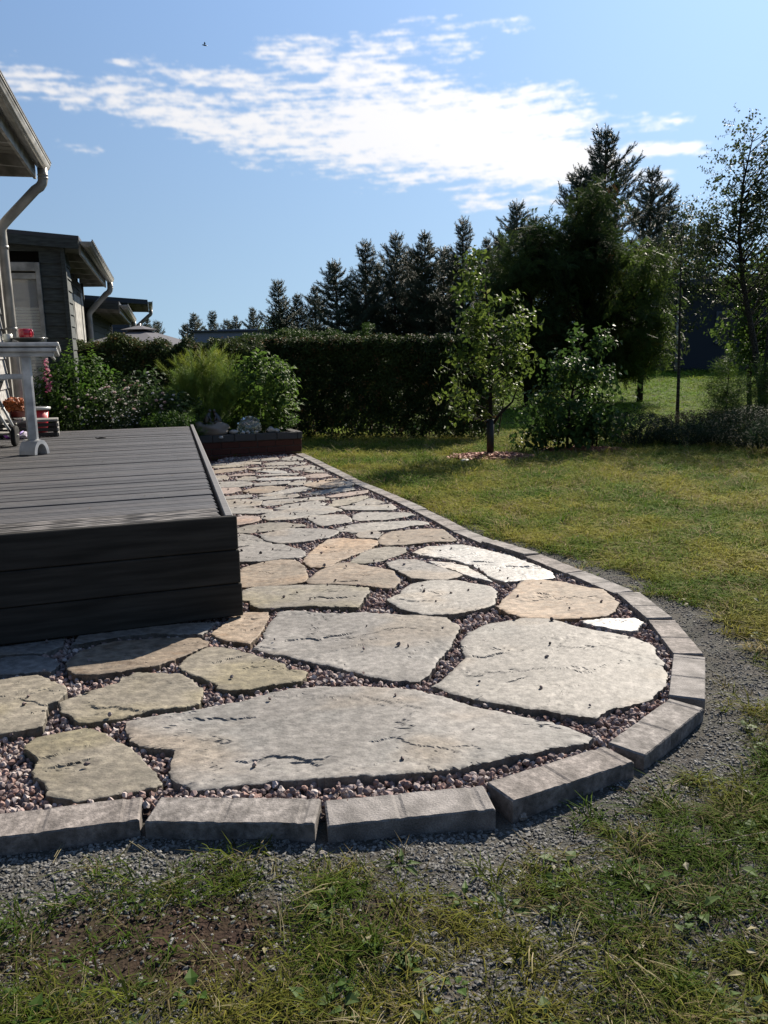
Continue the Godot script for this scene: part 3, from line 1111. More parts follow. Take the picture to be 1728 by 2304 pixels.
	stone("L", [-0.315, 5.130, -0.251, 5.240, -0.098, 5.320, 0.063, 5.336, 0.231, 5.336, 0.293, 5.251, 0.296, 5.192, 0.173, 5.145, 0.061, 5.048, -0.072, 4.994, -0.197, 4.965, -0.283, 5.027])
	stone("L", [-0.569, 5.493, -0.486, 5.566, -0.355, 5.589, -0.270, 5.580, -0.221, 5.444, -0.223, 5.347, -0.301, 5.254, -0.410, 5.194, -0.449, 5.243, -0.512, 5.404])
	stone("L", [-0.874, 5.620, -0.799, 5.751, -0.699, 5.852, -0.533, 5.966, -0.408, 5.967, -0.314, 5.847, -0.297, 5.767, -0.406, 5.658, -0.520, 5.562, -0.652, 5.448, -0.784, 5.412, -0.853, 5.488])
	stone("R", [-1.069, 5.521, -0.986, 5.614, -0.881, 5.572, -0.839, 5.434, -0.912, 5.312, -1.009, 5.217])
	stone("L", [-1.156, 5.925, -1.063, 5.972, -0.970, 5.973, -0.823, 5.856, -0.800, 5.758, -0.915, 5.695, -1.118, 5.715])
	stone("L", [-1.265, 6.356, -1.098, 6.368, -0.956, 6.269, -0.942, 6.075, -1.026, 6.018, -1.175, 5.945])
	stone("L", [-0.952, 6.196, -0.901, 6.262, -0.740, 6.331, -0.631, 6.316, -0.644, 6.208, -0.766, 6.105, -0.890, 6.019, -0.938, 6.071])
	stone("L", [-0.822, 5.880, -0.752, 6.050, -0.627, 6.154, -0.527, 6.221, -0.437, 6.099, -0.453, 5.996, -0.589, 5.903, -0.722, 5.832])
	stone("Y", [-0.426, 5.982, -0.395, 6.203, -0.287, 6.317, -0.181, 6.430, -0.120, 6.431, -0.128, 6.322, -0.206, 6.128, -0.299, 6.005, -0.384, 5.940])
	stone("L", [-0.245, 6.080, -0.191, 6.189, -0.105, 6.348, -0.031, 6.215, 0.034, 6.121, -0.113, 6.031, -0.239, 6.009])
	stone("L", [-0.340, 5.891, -0.258, 5.976, -0.101, 6.005, 0.066, 6.014, 0.097, 5.834, 0.064, 5.763, -0.111, 5.753, -0.275, 5.780])
	stone("L", [-0.227, 5.600, -0.163, 5.705, 0.009, 5.673, 0.177, 5.632, 0.220, 5.526, 0.116, 5.448, 0.008, 5.378, -0.166, 5.359, -0.216, 5.433])
	stone("L", [-1.045, 6.565, -0.947, 6.671, -0.799, 6.949, -0.706, 7.036, -0.615, 6.885, -0.671, 6.762, -0.807, 6.623, -0.945, 6.499])
	stone("L", [-1.053, 6.317, -1.019, 6.428, -0.844, 6.534, -0.711, 6.587, -0.674, 6.482, -0.741, 6.399, -0.891, 6.319, -1.033, 6.281])
	stone("L", [-1.327, 6.547, -1.219, 6.599, -1.101, 6.611, -1.068, 6.492, -1.157, 6.421, -1.275, 6.393])
	stone("R", [-0.471, 6.421, -0.376, 6.569, -0.242, 6.690, -0.130, 6.740, -0.125, 6.588, -0.275, 6.429, -0.424, 6.346])
	stone("L", [-0.658, 6.322, -0.597, 6.428, -0.497, 6.472, -0.390, 6.376, -0.393, 6.304, -0.509, 6.256, -0.621, 6.238])
	stone("L", [-0.672, 6.615, -0.536, 6.752, -0.375, 6.921, -0.257, 6.924, -0.239, 6.811, -0.372, 6.689, -0.543, 6.561])
	stone("P", [-0.718, 7.094, -0.675, 7.257, -0.574, 7.441, -0.471, 7.565, -0.371, 7.484, -0.319, 7.158, -0.390, 6.983, -0.518, 6.877, -0.645, 6.970])
	stone("B", [-1.214, 6.811, -1.146, 7.032, -1.007, 7.142, -0.844, 7.059, -0.876, 6.875, -0.975, 6.696, -1.119, 6.684])
	stone("R", [-1.439, 7.017, -1.276, 7.042, -1.217, 6.838, -1.273, 6.692, -1.352, 6.646])
	stone("L", [-1.560, 7.419, -1.335, 7.456, -1.209, 7.371, -1.186, 7.171, -1.286, 7.083, -1.472, 7.054])
	stone("G", [-1.207, 7.306, -1.065, 7.423, -0.865, 7.429, -0.859, 7.242, -1.026, 7.133, -1.161, 7.120])
	stone("L", [-0.872, 7.241, -0.803, 7.414, -0.660, 7.384, -0.664, 7.241, -0.764, 7.113, -0.857, 7.146])
	stone("W", [-1.207, 7.542, -1.181, 7.676, -0.997, 7.747, -0.760, 7.686, -0.723, 7.545, -0.866, 7.512, -1.063, 7.459, -1.189, 7.480])
	stone("L", [-1.408, 7.602, -1.361, 7.766, -1.247, 7.765, -1.199, 7.577, -1.264, 7.472, -1.367, 7.495])
	stone("R", [-0.778, 7.800, -0.693, 7.966, -0.547, 7.908, -0.493, 7.737, -0.613, 7.621, -0.754, 7.664])
	stone("W", [-1.317, 8.213, -1.251, 8.367, -1.123, 8.367, -0.990, 8.171, -0.968, 8.041, -1.116, 8.041, -1.240, 8.141])
	stone("B", [-1.781, 8.324, -1.642, 8.505, -1.458, 8.581, -1.441, 8.400, -1.548, 8.202, -1.716, 8.079])
	stone("L", [-1.689, 7.876, -1.585, 7.967, -1.501, 7.779, -1.485, 7.579, -1.595, 7.510])
	stone("R", [-1.533, 7.865, -1.450, 7.972, -1.298, 8.016, -1.259, 7.873, -1.385, 7.825, -1.505, 7.793])
	stone("L", [-1.265, 7.870, -1.149, 7.952, -0.854, 7.994, -0.792, 7.864, -1.002, 7.829, -1.208, 7.809])
	stone("Y", [-1.871, 8.678, -1.751, 8.762, -1.582, 8.821, -1.469, 8.768, -1.513, 8.644, -1.783, 8.480])
	stone("L", [-1.751, 8.899, -1.697, 9.066, -1.558, 9.167, -1.368, 9.034, -1.363, 8.863, -1.566, 8.865, -1.725, 8.813])
	stone("L", [-1.330, 8.877, -1.199, 8.996, -0.969, 9.048, -0.854, 8.944, -0.873, 8.779, -1.090, 8.736, -1.266, 8.674])
	stone("L", [-1.560, 9.175, -1.396, 9.394, -1.240, 9.459, -1.187, 9.227, -1.359, 9.139])
	stone("L", [-1.242, 9.228, -1.164, 9.481, -1.059, 9.648, -0.924, 9.311, -0.929, 9.148, -1.100, 9.118])
	stone("L", [-1.002, 8.460, -0.868, 8.632, -0.759, 8.662, -0.664, 8.414, -0.762, 8.289, -0.919, 8.240])
	stone("L", [-1.293, 8.496, -1.236, 8.586, -1.026, 8.622, -0.993, 8.471, -1.114, 8.404])
	stone("L", [-1.428, 8.369, -1.351, 8.524, -1.275, 8.467, -1.316, 8.293])
	stone("L", [-0.826, 8.137, -0.733, 8.246, -0.622, 8.189, -0.583, 8.017, -0.711, 7.988])
	stone("L", [-1.971, 8.960, -1.769, 8.970, -1.727, 8.838, -1.890, 8.757])
	stone("L", [-0.480, 7.207, -0.317, 7.335, -0.260, 7.124, -0.301, 6.981, -0.386, 6.960])
	stone("Y", [-1.020, 2.363, -0.998, 2.406, -0.976, 2.443, -0.922, 2.495, -0.885, 2.534, -0.891, 2.572, -0.858, 2.608, -0.814, 2.613, -0.760, 2.601, -0.738, 2.593, -0.702, 2.598, -0.668, 2.566, -0.615, 2.498, -0.590, 2.450, -0.585, 2.389, -0.573, 2.345, -0.664, 2.307, -0.739, 2.289, -0.815, 2.245, -0.875, 2.228, -0.909, 2.229, -0.961, 2.277, -0.994, 2.306])
	stone("Y", [-0.728, 2.664, -0.716, 2.767, -0.679, 2.845, -0.651, 2.874, -0.567, 2.839, -0.473, 2.765, -0.354, 2.671, -0.341, 2.617, -0.268, 2.589, -0.283, 2.521, -0.313, 2.501, -0.389, 2.484, -0.459, 2.444, -0.498, 2.449, -0.547, 2.464, -0.569, 2.512, -0.639, 2.573, -0.694, 2.619])
	stone("P", [-0.687, 3.029, -0.662, 3.110, -0.645, 3.222, -0.629, 3.287, -0.579, 3.298, -0.500, 3.302, -0.486, 3.226, -0.487, 3.150, -0.492, 3.008, -0.505, 2.931, -0.507, 2.895, -0.560, 2.918, -0.629, 2.941])
	stone("B", [-1.127, 2.710, -1.130, 2.825, -1.042, 2.935, -0.839, 2.980, -0.720, 2.963, -0.676, 2.928, -0.668, 2.875, -0.723, 2.796, -0.759, 2.721, -0.804, 2.668, -0.911, 2.614, -0.978, 2.588, -1.056, 2.591, -1.105, 2.637])
	stone("Y", [-1.350, 2.481, -1.321, 2.561, -1.250, 2.600, -1.187, 2.602, -1.106, 2.543, -1.056, 2.493, -1.023, 2.437, -1.022, 2.392, -1.043, 2.357, -1.035, 2.294, -0.994, 2.188, -1.044, 2.159, -1.101, 2.143, -1.177, 2.137])
	stone("Y", [-1.005, 2.076, -0.982, 2.115, -0.943, 2.150, -0.888, 2.172, -0.853, 2.180, -0.818, 2.157, -0.755, 2.096, -0.699, 2.048, -0.655, 2.003, -0.626, 1.956, -0.589, 1.910, -0.567, 1.861, -0.579, 1.839, -0.628, 1.818, -0.685, 1.797, -0.741, 1.778, -0.786, 1.787, -0.826, 1.797, -0.836, 1.833, -0.879, 1.881, -0.921, 1.930, -0.931, 1.981, -0.974, 2.036])
	stone("G", [-1.439, 2.724, -1.398, 2.779, -1.307, 2.804, -1.204, 2.770, -1.150, 2.711, -1.153, 2.635, -1.246, 2.620, -1.389, 2.623])
	stone("G", [-1.182, 2.889, -1.198, 3.009, -1.015, 3.081, -0.808, 3.155, -0.695, 3.161, -0.709, 2.996, -0.923, 3.018, -1.082, 2.970])
	stone("G", [-1.548, 2.876, -1.512, 2.991, -1.373, 3.007, -1.249, 2.989, -1.222, 2.902, -1.258, 2.836, -1.376, 2.821, -1.477, 2.802])
	# the red granite chippings between the stones
	var rocks := []
	for k in 3:
		rocks.append(lumpm(Vector3(1.0, 0.72, 0.85), 40 + k, 0.75, 2))
	var where := [[], [], []]
	var tint := [[], [], []]
	var tones := [Color(0.200, 0.152, 0.140), Color(0.150, 0.118, 0.110), Color(0.245, 0.205, 0.190), Color(0.120, 0.098, 0.094), Color(0.290, 0.255, 0.238), Color(0.185, 0.125, 0.108)]
	var boxes := []
	for s in stones:
		var r := Rect2(s[0], Vector2.ZERO)
		for v in s:
			r = r.expand(v)
		boxes.append(r)
	var d := 1.58
	while d < 9.9:
		var step := clampf(0.0165 * sqrt(d / 2.6), 0.0150, 0.026)
		var x := -1.9
		while x < 1.15:
			for layer in 2:
				var p := Vector2(x + rf(-0.5, 0.5) * step, d + rf(-0.5, 0.5) * step)
				if layer == 1 and rng.randf() < 0.45:
					continue
				if not Geometry2D.is_point_in_polygon(p, inner):
					continue
				if absf(p.x) > 0.56 * p.y + 0.25:
					continue
				var covered := false
				for i in stones.size():
					if boxes[i].has_point(p) and Geometry2D.is_point_in_polygon(p, stones[i]):
						covered = true
						break
				if covered:
					continue
				var size := step * rf(0.42, 0.80)
				var heap := 0.010 * (1.0 - smoothstep(0.02, 0.16, edge_dist(p) - 0.05)) if d < 2.6 else 0.0
				var y := (-0.040 if layer == 0 else -0.028) + heap + rf(-0.003, 0.004) + size * 0.35
				var k := rng.randi() % 3
				where[k].append(Transform3D(Basis.from_euler(rv() * PI).scaled_local(Vector3.ONE * size), Vector3(p.x, y, -p.y)))
				var c: Color = tones[rng.randi() % tones.size()] * rf(0.85, 1.3)
				tint[k].append(c)
			x += step
		d += step
	# a few that were kicked up on to the stones
	for i in 420:
		var dd := 1.9 + 7.6 * pow(rng.randf(), 0.75)
		var p := Vector2(rf(-1.6, 1.0), dd)
		if not Geometry2D.is_point_in_polygon(p, inner) or p.x < -0.62 - (dd - 3.2) * 0.26 and dd > 3.0:
			continue
		var size := rf(0.004, 0.0085) * (1.0 + 0.06 * dd)
		where[i % 3].append(Transform3D(Basis.from_euler(rv() * PI).scaled_local(Vector3(1, 0.8, 1) * size), Vector3(p.x, 0.001, -p.y)))
		tint[i % 3].append(tones[rng.randi() % 4] * rf(0.7, 1.0))
	for k in 3:
		var o := scatter("gravel", rocks[k], M.gravel, where[k], tint[k])
		o.set_meta("label", "red granite gravel filling the joints between the flagstones")


func make_ground() -> void:
	var g := Node3D.new()
	g.name = "ground"
	add_child(g)
	struct(g)
	var near := Rect2(-3.0, 0.6, 6.0, 5.4)
	var mid := Rect2(-6.0, 0.0, 18.0, 15.0)
	var st := newst(true)
	ground_sheet(st, near.position.x, near.end.x, near.position.y, near.end.y, 0.05, Rect2(-0.6, 2.2, 1.2, 3.0))
	struct(obj("soil", done(st), M.soil, g))
	st = newst(true)
	ground_sheet(st, mid.position.x, mid.end.x, mid.position.y, mid.end.y, 0.3, near)
	struct(obj("lawn", done(st), M.soil, g))
	st = newst(true)
	ground_sheet(st, -30.0, 42.0, -6.0, 60.0, 3.0, mid)
	struct(obj("meadow", done(st), M.soil, g))
	st = newst(true)
	ground_sheet(st, -300.0, 300.0, -60.0, 420.0, 6.0, Rect2(-30.0, -6.0, 72.0, 66.0))
	struct(obj("terrain", done(st), M.soil, g))


func make_deck() -> void:
	var o := thing("deck", "weathered grey timber deck with a dark boarded front beside the path", "deck")
	var a := deg_to_rad(21.0)
	var u := Vector2(cos(a), sin(a))
	var n := Vector2(-sin(a), cos(a))
	var fr := Vector2(-0.664, 3.249)
	var side := Vector2(-1.837, 7.784) - fr
	var top := 0.42
	var w := 0.094
	var gap := 0.007
	var row := 0.0
	var k := 0
	while row < 5.75:
		var t := row + w / 2.0
		# right end where the row meets the side trim, left end at the house wall
		var s := t / side.dot(n)
		var right := fr + side * s - u * 0.012
		var left_x := -2.35 - 0.267 * maxf(0.0, right.y - 3.0) - 0.35
		if right.y > 8.9:
			left_x = -4.6
		var len := (right.x - left_x) / u.x
		var mid := right - u * len / 2.0
		var bw := w
		if k == 0:
			bw = 0.10
		var dy := rf(-0.003, 0.003)
		var slot := gap + (0.012 if k in [5, 13, 22] else 0.0) + rf(-0.004, 0.004)
		var st := newst()
		# a board: two long shallow grooves along its top
		var prof := PackedVector2Array([Vector2(-bw / 2, -0.026), Vector2(-bw / 2, -0.003), Vector2(-bw / 2 + 0.003, 0)])
		for g in [-0.2, 0.18]:
			prof.append_array([Vector2(g * bw - 0.003, 0), Vector2(g * bw - 0.002, -0.002), Vector2(g * bw + 0.002, -0.002), Vector2(g * bw + 0.003, 0)])
		prof.append_array([Vector2(bw / 2 - 0.003, 0), Vector2(bw / 2, -0.003), Vector2(bw / 2, -0.026)])
		prism(st, prof, -len / 2.0, len / 2.0, Transform3D(Basis(Vector3(0, 0, -1), Vector3.UP, Vector3(1, 0, 0)), Vector3.ZERO))
		var b := obj("board", done(st), M["board_%d" % (rng.randi() % 4)] if k > 1 else M.board_worn, o)
		b.position = Vector3(mid.x, top + dy, -mid.y)
		b.rotation = Vector3(rf(-0.006, 0.006), a + rf(-0.0006, 0.0006), 0)
		row += bw + slot
		k += 1
	# side trim: the top edge of the outer skirt board, with the boarded side below
	var f3 := Vector3(fr.x, 0, -fr.y)
	var dir := Vector3(side.x, 0, -side.y).normalized()
	var sidelen := 6.1
	var out := Vector3(dir.z, 0, -dir.x) * -1.0
	if out.x < 0:
		out = -out
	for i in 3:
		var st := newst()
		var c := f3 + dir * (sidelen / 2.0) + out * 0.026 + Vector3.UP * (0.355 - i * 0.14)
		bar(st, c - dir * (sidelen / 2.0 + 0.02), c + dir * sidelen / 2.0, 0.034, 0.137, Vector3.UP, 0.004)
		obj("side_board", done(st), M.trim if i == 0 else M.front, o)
	# the front: three overlapping dark boards
	var u3 := Vector3(u.x, 0, -u.y)
	var n3 := Vector3(n.x, 0, -n.y)
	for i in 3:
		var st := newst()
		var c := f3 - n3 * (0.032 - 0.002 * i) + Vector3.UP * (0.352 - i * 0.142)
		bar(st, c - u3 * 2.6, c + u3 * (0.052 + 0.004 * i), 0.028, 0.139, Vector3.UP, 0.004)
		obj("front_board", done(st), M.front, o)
	# one near-black slab added under the boards to keep the gaps dark
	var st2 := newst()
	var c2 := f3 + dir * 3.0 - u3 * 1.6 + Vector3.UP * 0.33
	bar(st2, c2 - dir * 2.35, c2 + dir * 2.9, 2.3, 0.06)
	obj("shade_slab", done(st2), M.void, o)


func make_planter() -> void:
	var o := thing("brick_planter", "low brick planter with grey coping across the end of the path", "planter", Vector3(-1.0, 0, -9.97), deg_to_rad(21.0))
	# local: x to the left is negative, z away is negative
	var wide := 1.75
	var deep := 0.95
	var rows := [[-0.06, 0.075, "brick", 0.5], [0.018, 0.075, "brick", 0.0], [0.096, 0.075, "brick", 0.5], [0.174, 0.088, "coping", 0.25]]
	for r in rows:
		var l := 0.223 if r[2] == "brick" else 0.26
		
		var right := 0.0
		while right > -wide:
			var left := maxf(right - (l * r[3] if right == 0.0 and r[3] > 0.0 else l), -wide)
			var st := newst()
			var proud := 0.012 if r[2] == "coping" else rf(-0.002, 0.002)
			box(st, Transform3D(Basis(), Vector3((left + right) / 2.0 + proud * 0.5, r[0] + r[1] / 2.0, -0.055 + proud)), Vector3(right - left - 0.008, r[1] - 0.006, 0.11), 0.004)
			obj(r[2], done(st), M.cap if r[2] == "coping" else M.brick, o)
			right = left
		# the right-hand return wall
		var back := -0.115
		while back > -deep:
			var far := maxf(back - l, -deep)
			var st := newst()
			var proud := 0.012 if r[2] == "coping" else rf(-0.002, 0.002)
			box(st, Transform3D(Basis(), Vector3(-0.055 + proud, r[0] + r[1] / 2.0, (back + far) / 2.0)), Vector3(0.11, r[1] - 0.006, back - far - 0.008), 0.004)
			obj(r[2], done(st), M.cap if r[2] == "coping" else M.brick, o)
			back = far
	obj("mortar", boxm(Vector3(wide - 0.02, 0.30, 0.085), 0.0, Transform3D(Basis(), Vector3(-wide / 2.0, 0.095, -0.056))), M.mortar, o)
	obj("mortar", boxm(Vector3(0.085, 0.30, deep - 0.13), 0.0, Transform3D(Basis(), Vector3(-0.056, 0.095, -deep / 2.0 - 0.06))), M.mortar, o)
	obj("earth", boxm(Vector3(wide - 0.1, 0.30, deep - 0.1), 0.0, Transform3D(Basis(), Vector3(-wide / 2.0 - 0.05, 0.04, -deep / 2.0 - 0.05))), M.bed, o)


# ---------------------------------------------------------------- the row of houses
# local frame: x out from the wall to the eave, y up, z towards the camera along the eave; the origin is the far end of the gutter's top
func house(called: String, label: String, far: Vector3, length: float, over: float, tall: float, deep: float, wall: String, opts := {}) -> void:
	var o := thing(called, label, "house")
	o.transform = Transform3D(Basis(Vector3.RIGHT, deg_to_rad(1.6)) * Basis(Vector3.UP, deg_to_rad(15.5)), far)
	var wm: Material = M[wall]
	var slope := tan(deg_to_rad(4.0))
	# roof
	var st := newst()
	prism(st, PackedVector2Array([Vector2(-0.10, 0.015), Vector2(-deep - over, 0.015 + slope * (deep + over)), Vector2(-deep - over, 0.10 + slope * (deep + over)), Vector2(-0.10, 0.06)]), -0.14, length - 0.02)
	var roof := obj("roof", done(st), M.roof, o)
	for z in ([0.04] if opts.get("gable", true) else [0.04, length - 0.075]):
		st = newst()
		bar(st, Vector3(-over - 0.02, -0.105 + slope * over, z), Vector3(-0.105, -0.065, z), 0.03, 0.13, Vector3(0, 0, 1).cross(Vector3(1, 0, 0)))
		obj("verge_board", done(st), M.white_wood, o)
	st = newst()
	bar(st, Vector3(-deep - over, -0.035 + slope * (deep + over), length - 0.03), Vector3(-0.11, -0.035, length - 0.03), 0.03, 0.11)
	obj("gable_fascia", done(st), M.siding if wall != "siding_blue" else M.siding_blue, o)
	# soffit boards across the overhang, and the rafters between
	var n := maxi(3, int(length / 0.17))
	for i in n:
		st = newst()
		var z := (i + 0.5) / n * (length - 0.16) + 0.05
		bar(st, Vector3(-over - 0.02, -0.012 + slope * over, z), Vector3(-0.09, -0.008, z), length / n - 0.03, 0.018)
		obj("soffit_board", done(st), M.soffit, o)
	for i in maxi(2, int(length / 0.95)):
		st = newst()
		var z := 0.4 + i * 0.95
		bar(st, Vector3(-over - 0.02, -0.075 + slope * over, z), Vector3(-0.12, -0.065, z), 0.045, 0.10)
		obj("rafter", done(st), M.white_wood, o)
	st = newst()
	bar(st, Vector3(-0.105, -0.07, 0.02), Vector3(-0.105, -0.07, length - 0.1), 0.025, 0.15)
	obj("fascia", done(st), M.white_wood, o)
	# gutter: a half-round trough with a bead, closed at both ends
	st = newst(true)
	var arc := PackedVector2Array()
	for i in 13:
		var a := PI + PI * i / 12.0
		arc.append(Vector2(cos(a) * 0.066, sin(a) * 0.066))
	for i in range(12, -1, -1):
		var a := PI + PI * i / 12.0
		arc.append(Vector2(cos(a) * 0.061, sin(a) * 0.061))
	prism(st, arc, 0.0, length, Transform3D(Basis(), Vector3(-0.02, -0.005, 0)))
	tube(st, [Vector3(0.046, -0.004, 0), Vector3(0.046, -0.004, length)], [0.009, 0.009], 6)
	for z in [0.004, length - 0.004]:
		var half := PackedVector2Array()
		for i in 13:
			half.append(Vector2(cos(PI + PI * i / 12.0), sin(PI + PI * i / 12.0)) * 0.068)
		prism(st, half, z - 0.003, z + 0.003, Transform3D(Basis(), Vector3(-0.02, -0.005, 0)))
	obj("gutter", done(st), M.gutter, o)
	st = newst()
	box(st, Transform3D(Basis(), Vector3(0.052, 0.012, length / 2.0)), Vector3(0.012, 0.012, length))
	obj("gutter_edge", done(st), M.roof, o)
	# downpipe: from the gutter's far end, back under the eave to the wall, down to the ground
	var pz: float = opts.get("pipe_z", 0.13)
	var px := -over + 0.075
	st = newst(true)
	var r: float = opts.get("pipe_r", 0.047)
	var route := [Vector3(-0.02, -0.06, pz), Vector3(-0.02, -0.16, pz), Vector3(-0.03, -0.20, pz), Vector3(-0.055, -0.235, pz), Vector3(-0.10, -0.265, pz)]
	var low := -0.235 - (0.10 + over - 0.075) * 0.62
	route.append_array([Vector3(px + 0.07, low + 0.03, pz), Vector3(px + 0.025, low - 0.02, pz), Vector3(px, low - 0.07, pz), Vector3(px, low - 0.14, pz), Vector3(px, -tall, pz)])
	var rr := []
	for v in route:
		rr.append(r)
	tube(st, route, rr, 14)
	var pipe := obj("downpipe", done(st), M.gutter, o)
	for y in [low - 0.22, low - 1.0]:
		st = newst(true)
		tube(st, [Vector3(px, y, pz), Vector3(px, y - 0.03, pz)], [r + 0.006, r + 0.006], 14)
		tube(st, [Vector3(px, y - 0.015, pz), Vector3(px - 0.11, y - 0.015, pz)], [0.008, 0.008], 6)
		obj("bracket", done(st), M.gutter, pipe)
	for y in [-0.12, -0.15]:
		st = newst(true)
		tube(st, [Vector3(-0.02, y, pz), Vector3(-0.02, y - 0.010, pz)], [r + 0.004, r + 0.004], 14)
		obj("collar", done(st), M.gutter, pipe)
	# walls
	var ground := -tall
	var top := -0.03 + slope * over
	var lap := 0.145
	var gable := opts.get("gable", true) as bool
	var y := ground
	var courses := int((top - ground) / lap)
	obj("wall", boxm(Vector3(deep - 0.06, top - ground, length - 0.65), 0.0, Transform3D(Basis(), Vector3(-over - deep / 2.0 - 0.03, (top + ground) / 2.0, length / 2.0 - 0.16))), M.inside if gable else wm, o)
	var win: Array = opts.get("window", [])
	var bay: float = opts.get("bay", 0.0)
	for i in courses:
		var y0 := ground + i * lap
		st = newst()
		# side wall course, a bevelled board
		prism(st, PackedVector2Array([Vector2(0, 0), Vector2(0.022, 0.0), Vector2(0.006, lap + 0.01), Vector2(0, lap + 0.01)]), 0.10, length - 0.14, Transform3D(Basis(), Vector3(-over - 0.03, y0, 0)))
		obj("siding", done(st), wm, o)
		if bay > 0.0:
			st = newst()
			prism(st, PackedVector2Array([Vector2(-bay, 0), Vector2(0.022, 0.0), Vector2(0.006, lap + 0.01), Vector2(-bay, lap + 0.01)]), length - 0.95, length - 0.14, Transform3D(Basis(), Vector3(-over - 0.03 + bay, y0, 0)))
			obj("siding", done(st), wm, o)
		if gable:
			var spans := [[-over - deep, -over - 0.02 + bay]]
			if win and y0 + lap > win[2] and y0 < win[3]:
				spans = [[-over - deep, win[0]], [win[1], -over - 0.02 + bay]]
			for s in spans:
				st = newst()
				prism(st, PackedVector2Array([Vector2(0, 0), Vector2(0.022, 0.0), Vector2(0.006, lap + 0.01), Vector2(0, lap + 0.01)]), 0.0, s[1] - s[0], Transform3D(Basis(Vector3(0, 0, 1), Vector3.UP, Vector3(-1, 0, 0)), Vector3(s[1], y0, length - 0.13)))
				obj("siding", done(st), wm, o)
	var tail := newst()
	prism(tail, PackedVector2Array([Vector2(-over - 0.02, ground + courses * lap - 0.01), Vector2(-over - deep, ground + courses * lap - 0.01), Vector2(-over - deep, top + slope * deep - 0.02), Vector2(-over - 0.02 + bay, top - slope * bay), Vector2(-over - 0.02 + bay, ground + courses * lap - 0.01)]), length - 0.15, length - 0.125)
	obj("gable_board", done(tail), wm, o)
	# corner boards
	for z in [0.06, length - 0.12]:
		st = newst()
		box(st, Transform3D(Basis(), Vector3(-over - 0.012 + (bay if z > 1.0 else 0.0), (ground + top) / 2.0, z)), Vector3(0.05, top - ground, 0.09), 0.003)
		obj("corner_board", done(st), M.white_wood if opts.get("white_corners", true) else wm, o)
	# the gable window: frame, blind, pane
	if win:
		var zc := length - 0.115
		var f := 0.05
		var frame := thing_part("window", o)
		for b in [[win[0], win[0] + f, win[2], win[3]], [win[1] - f, win[1], win[2], win[3]], [win[0] + f, win[1] - f, win[3] - 0.10, win[3]], [win[0] + f, win[1] - f, win[2], win[2] + f]]:
			obj("frame", boxm(Vector3(b[1] - b[0], b[3] - b[2], 0.07), 0.003, Transform3D(Basis(), Vector3((b[0] + b[1]) / 2, (b[2] + b[3]) / 2, zc))), M.white_wood, frame)
		obj("frame", boxm(Vector3(win[1] - win[0] - 2 * f, 0.07, 0.05), 0.003, Transform3D(Basis(), Vector3((win[0] + win[1]) / 2, win[3] - 0.155, zc - 0.012))), M.white_wood, frame)
		obj("pane", boxm(Vector3(win[1] - win[0] - 2 * f, win[3] - win[2] - 0.2, 0.006), 0.0, Transform3D(Basis(), Vector3((win[0] + win[1]) / 2, (win[2] + win[3]) / 2 - 0.07, zc - 0.02))), M.glass, frame)
		var slats := int((win[3] - win[2] - 0.55) / 0.035)
		for i in slats:
			obj("slat", boxm(Vector3(win[1] - win[0] - 0.12, 0.030, 0.004), 0.0, Transform3D(Basis(Vector3.RIGHT, 0.35), Vector3((win[0] + win[1]) / 2, win[2] + 0.06 + i * 0.035, zc - 0.065))), M.blind, frame)
	# things on the side wall
	for b in opts.get("panels", []):
		var part := obj(b[0], boxm(Vector3(0.05, b[4] - b[3], b[2] - b[1]), 0.004, Transform3D(Basis(), Vector3(-over + 0.012, (b[3] + b[4]) / 2, (b[1] + b[2]) / 2))), M.white_wood, o)
		if b[0] == "window":
			part.mesh = frame_mesh(b)
			part.position.x = -over
			obj("pane", boxm(Vector3(0.006, b[4] - b[3] - 0.12, b[2] - b[1] - 0.12), 0.0, Transform3D(Basis(), Vector3(0.006, (b[3] + b[4]) / 2, (b[1] + b[2]) / 2))), M.glass, part)


func frame_mesh(b: Array) -> ArrayMesh:
	var st := newst()
	var f := 0.07
	for q in [[b[1], b[1] + f, b[3], b[4]], [b[2] - f, b[2], b[3], b[4]], [b[1] + f, b[2] - f, b[4] - f, b[4]], [b[1] + f, b[2] - f, b[3], b[3] + f]]:
		box(st, Transform3D(Basis(), Vector3(0.012, (q[2] + q[3]) / 2, (q[0] + q[1]) / 2)), Vector3(0.055, q[3] - q[2], q[1] - q[0]), 0.003)
	return done(st)


func thing_part(called: String, parent: Node) -> Node3D:
	var o := Node3D.new()
	put(o, called, parent)
	return o


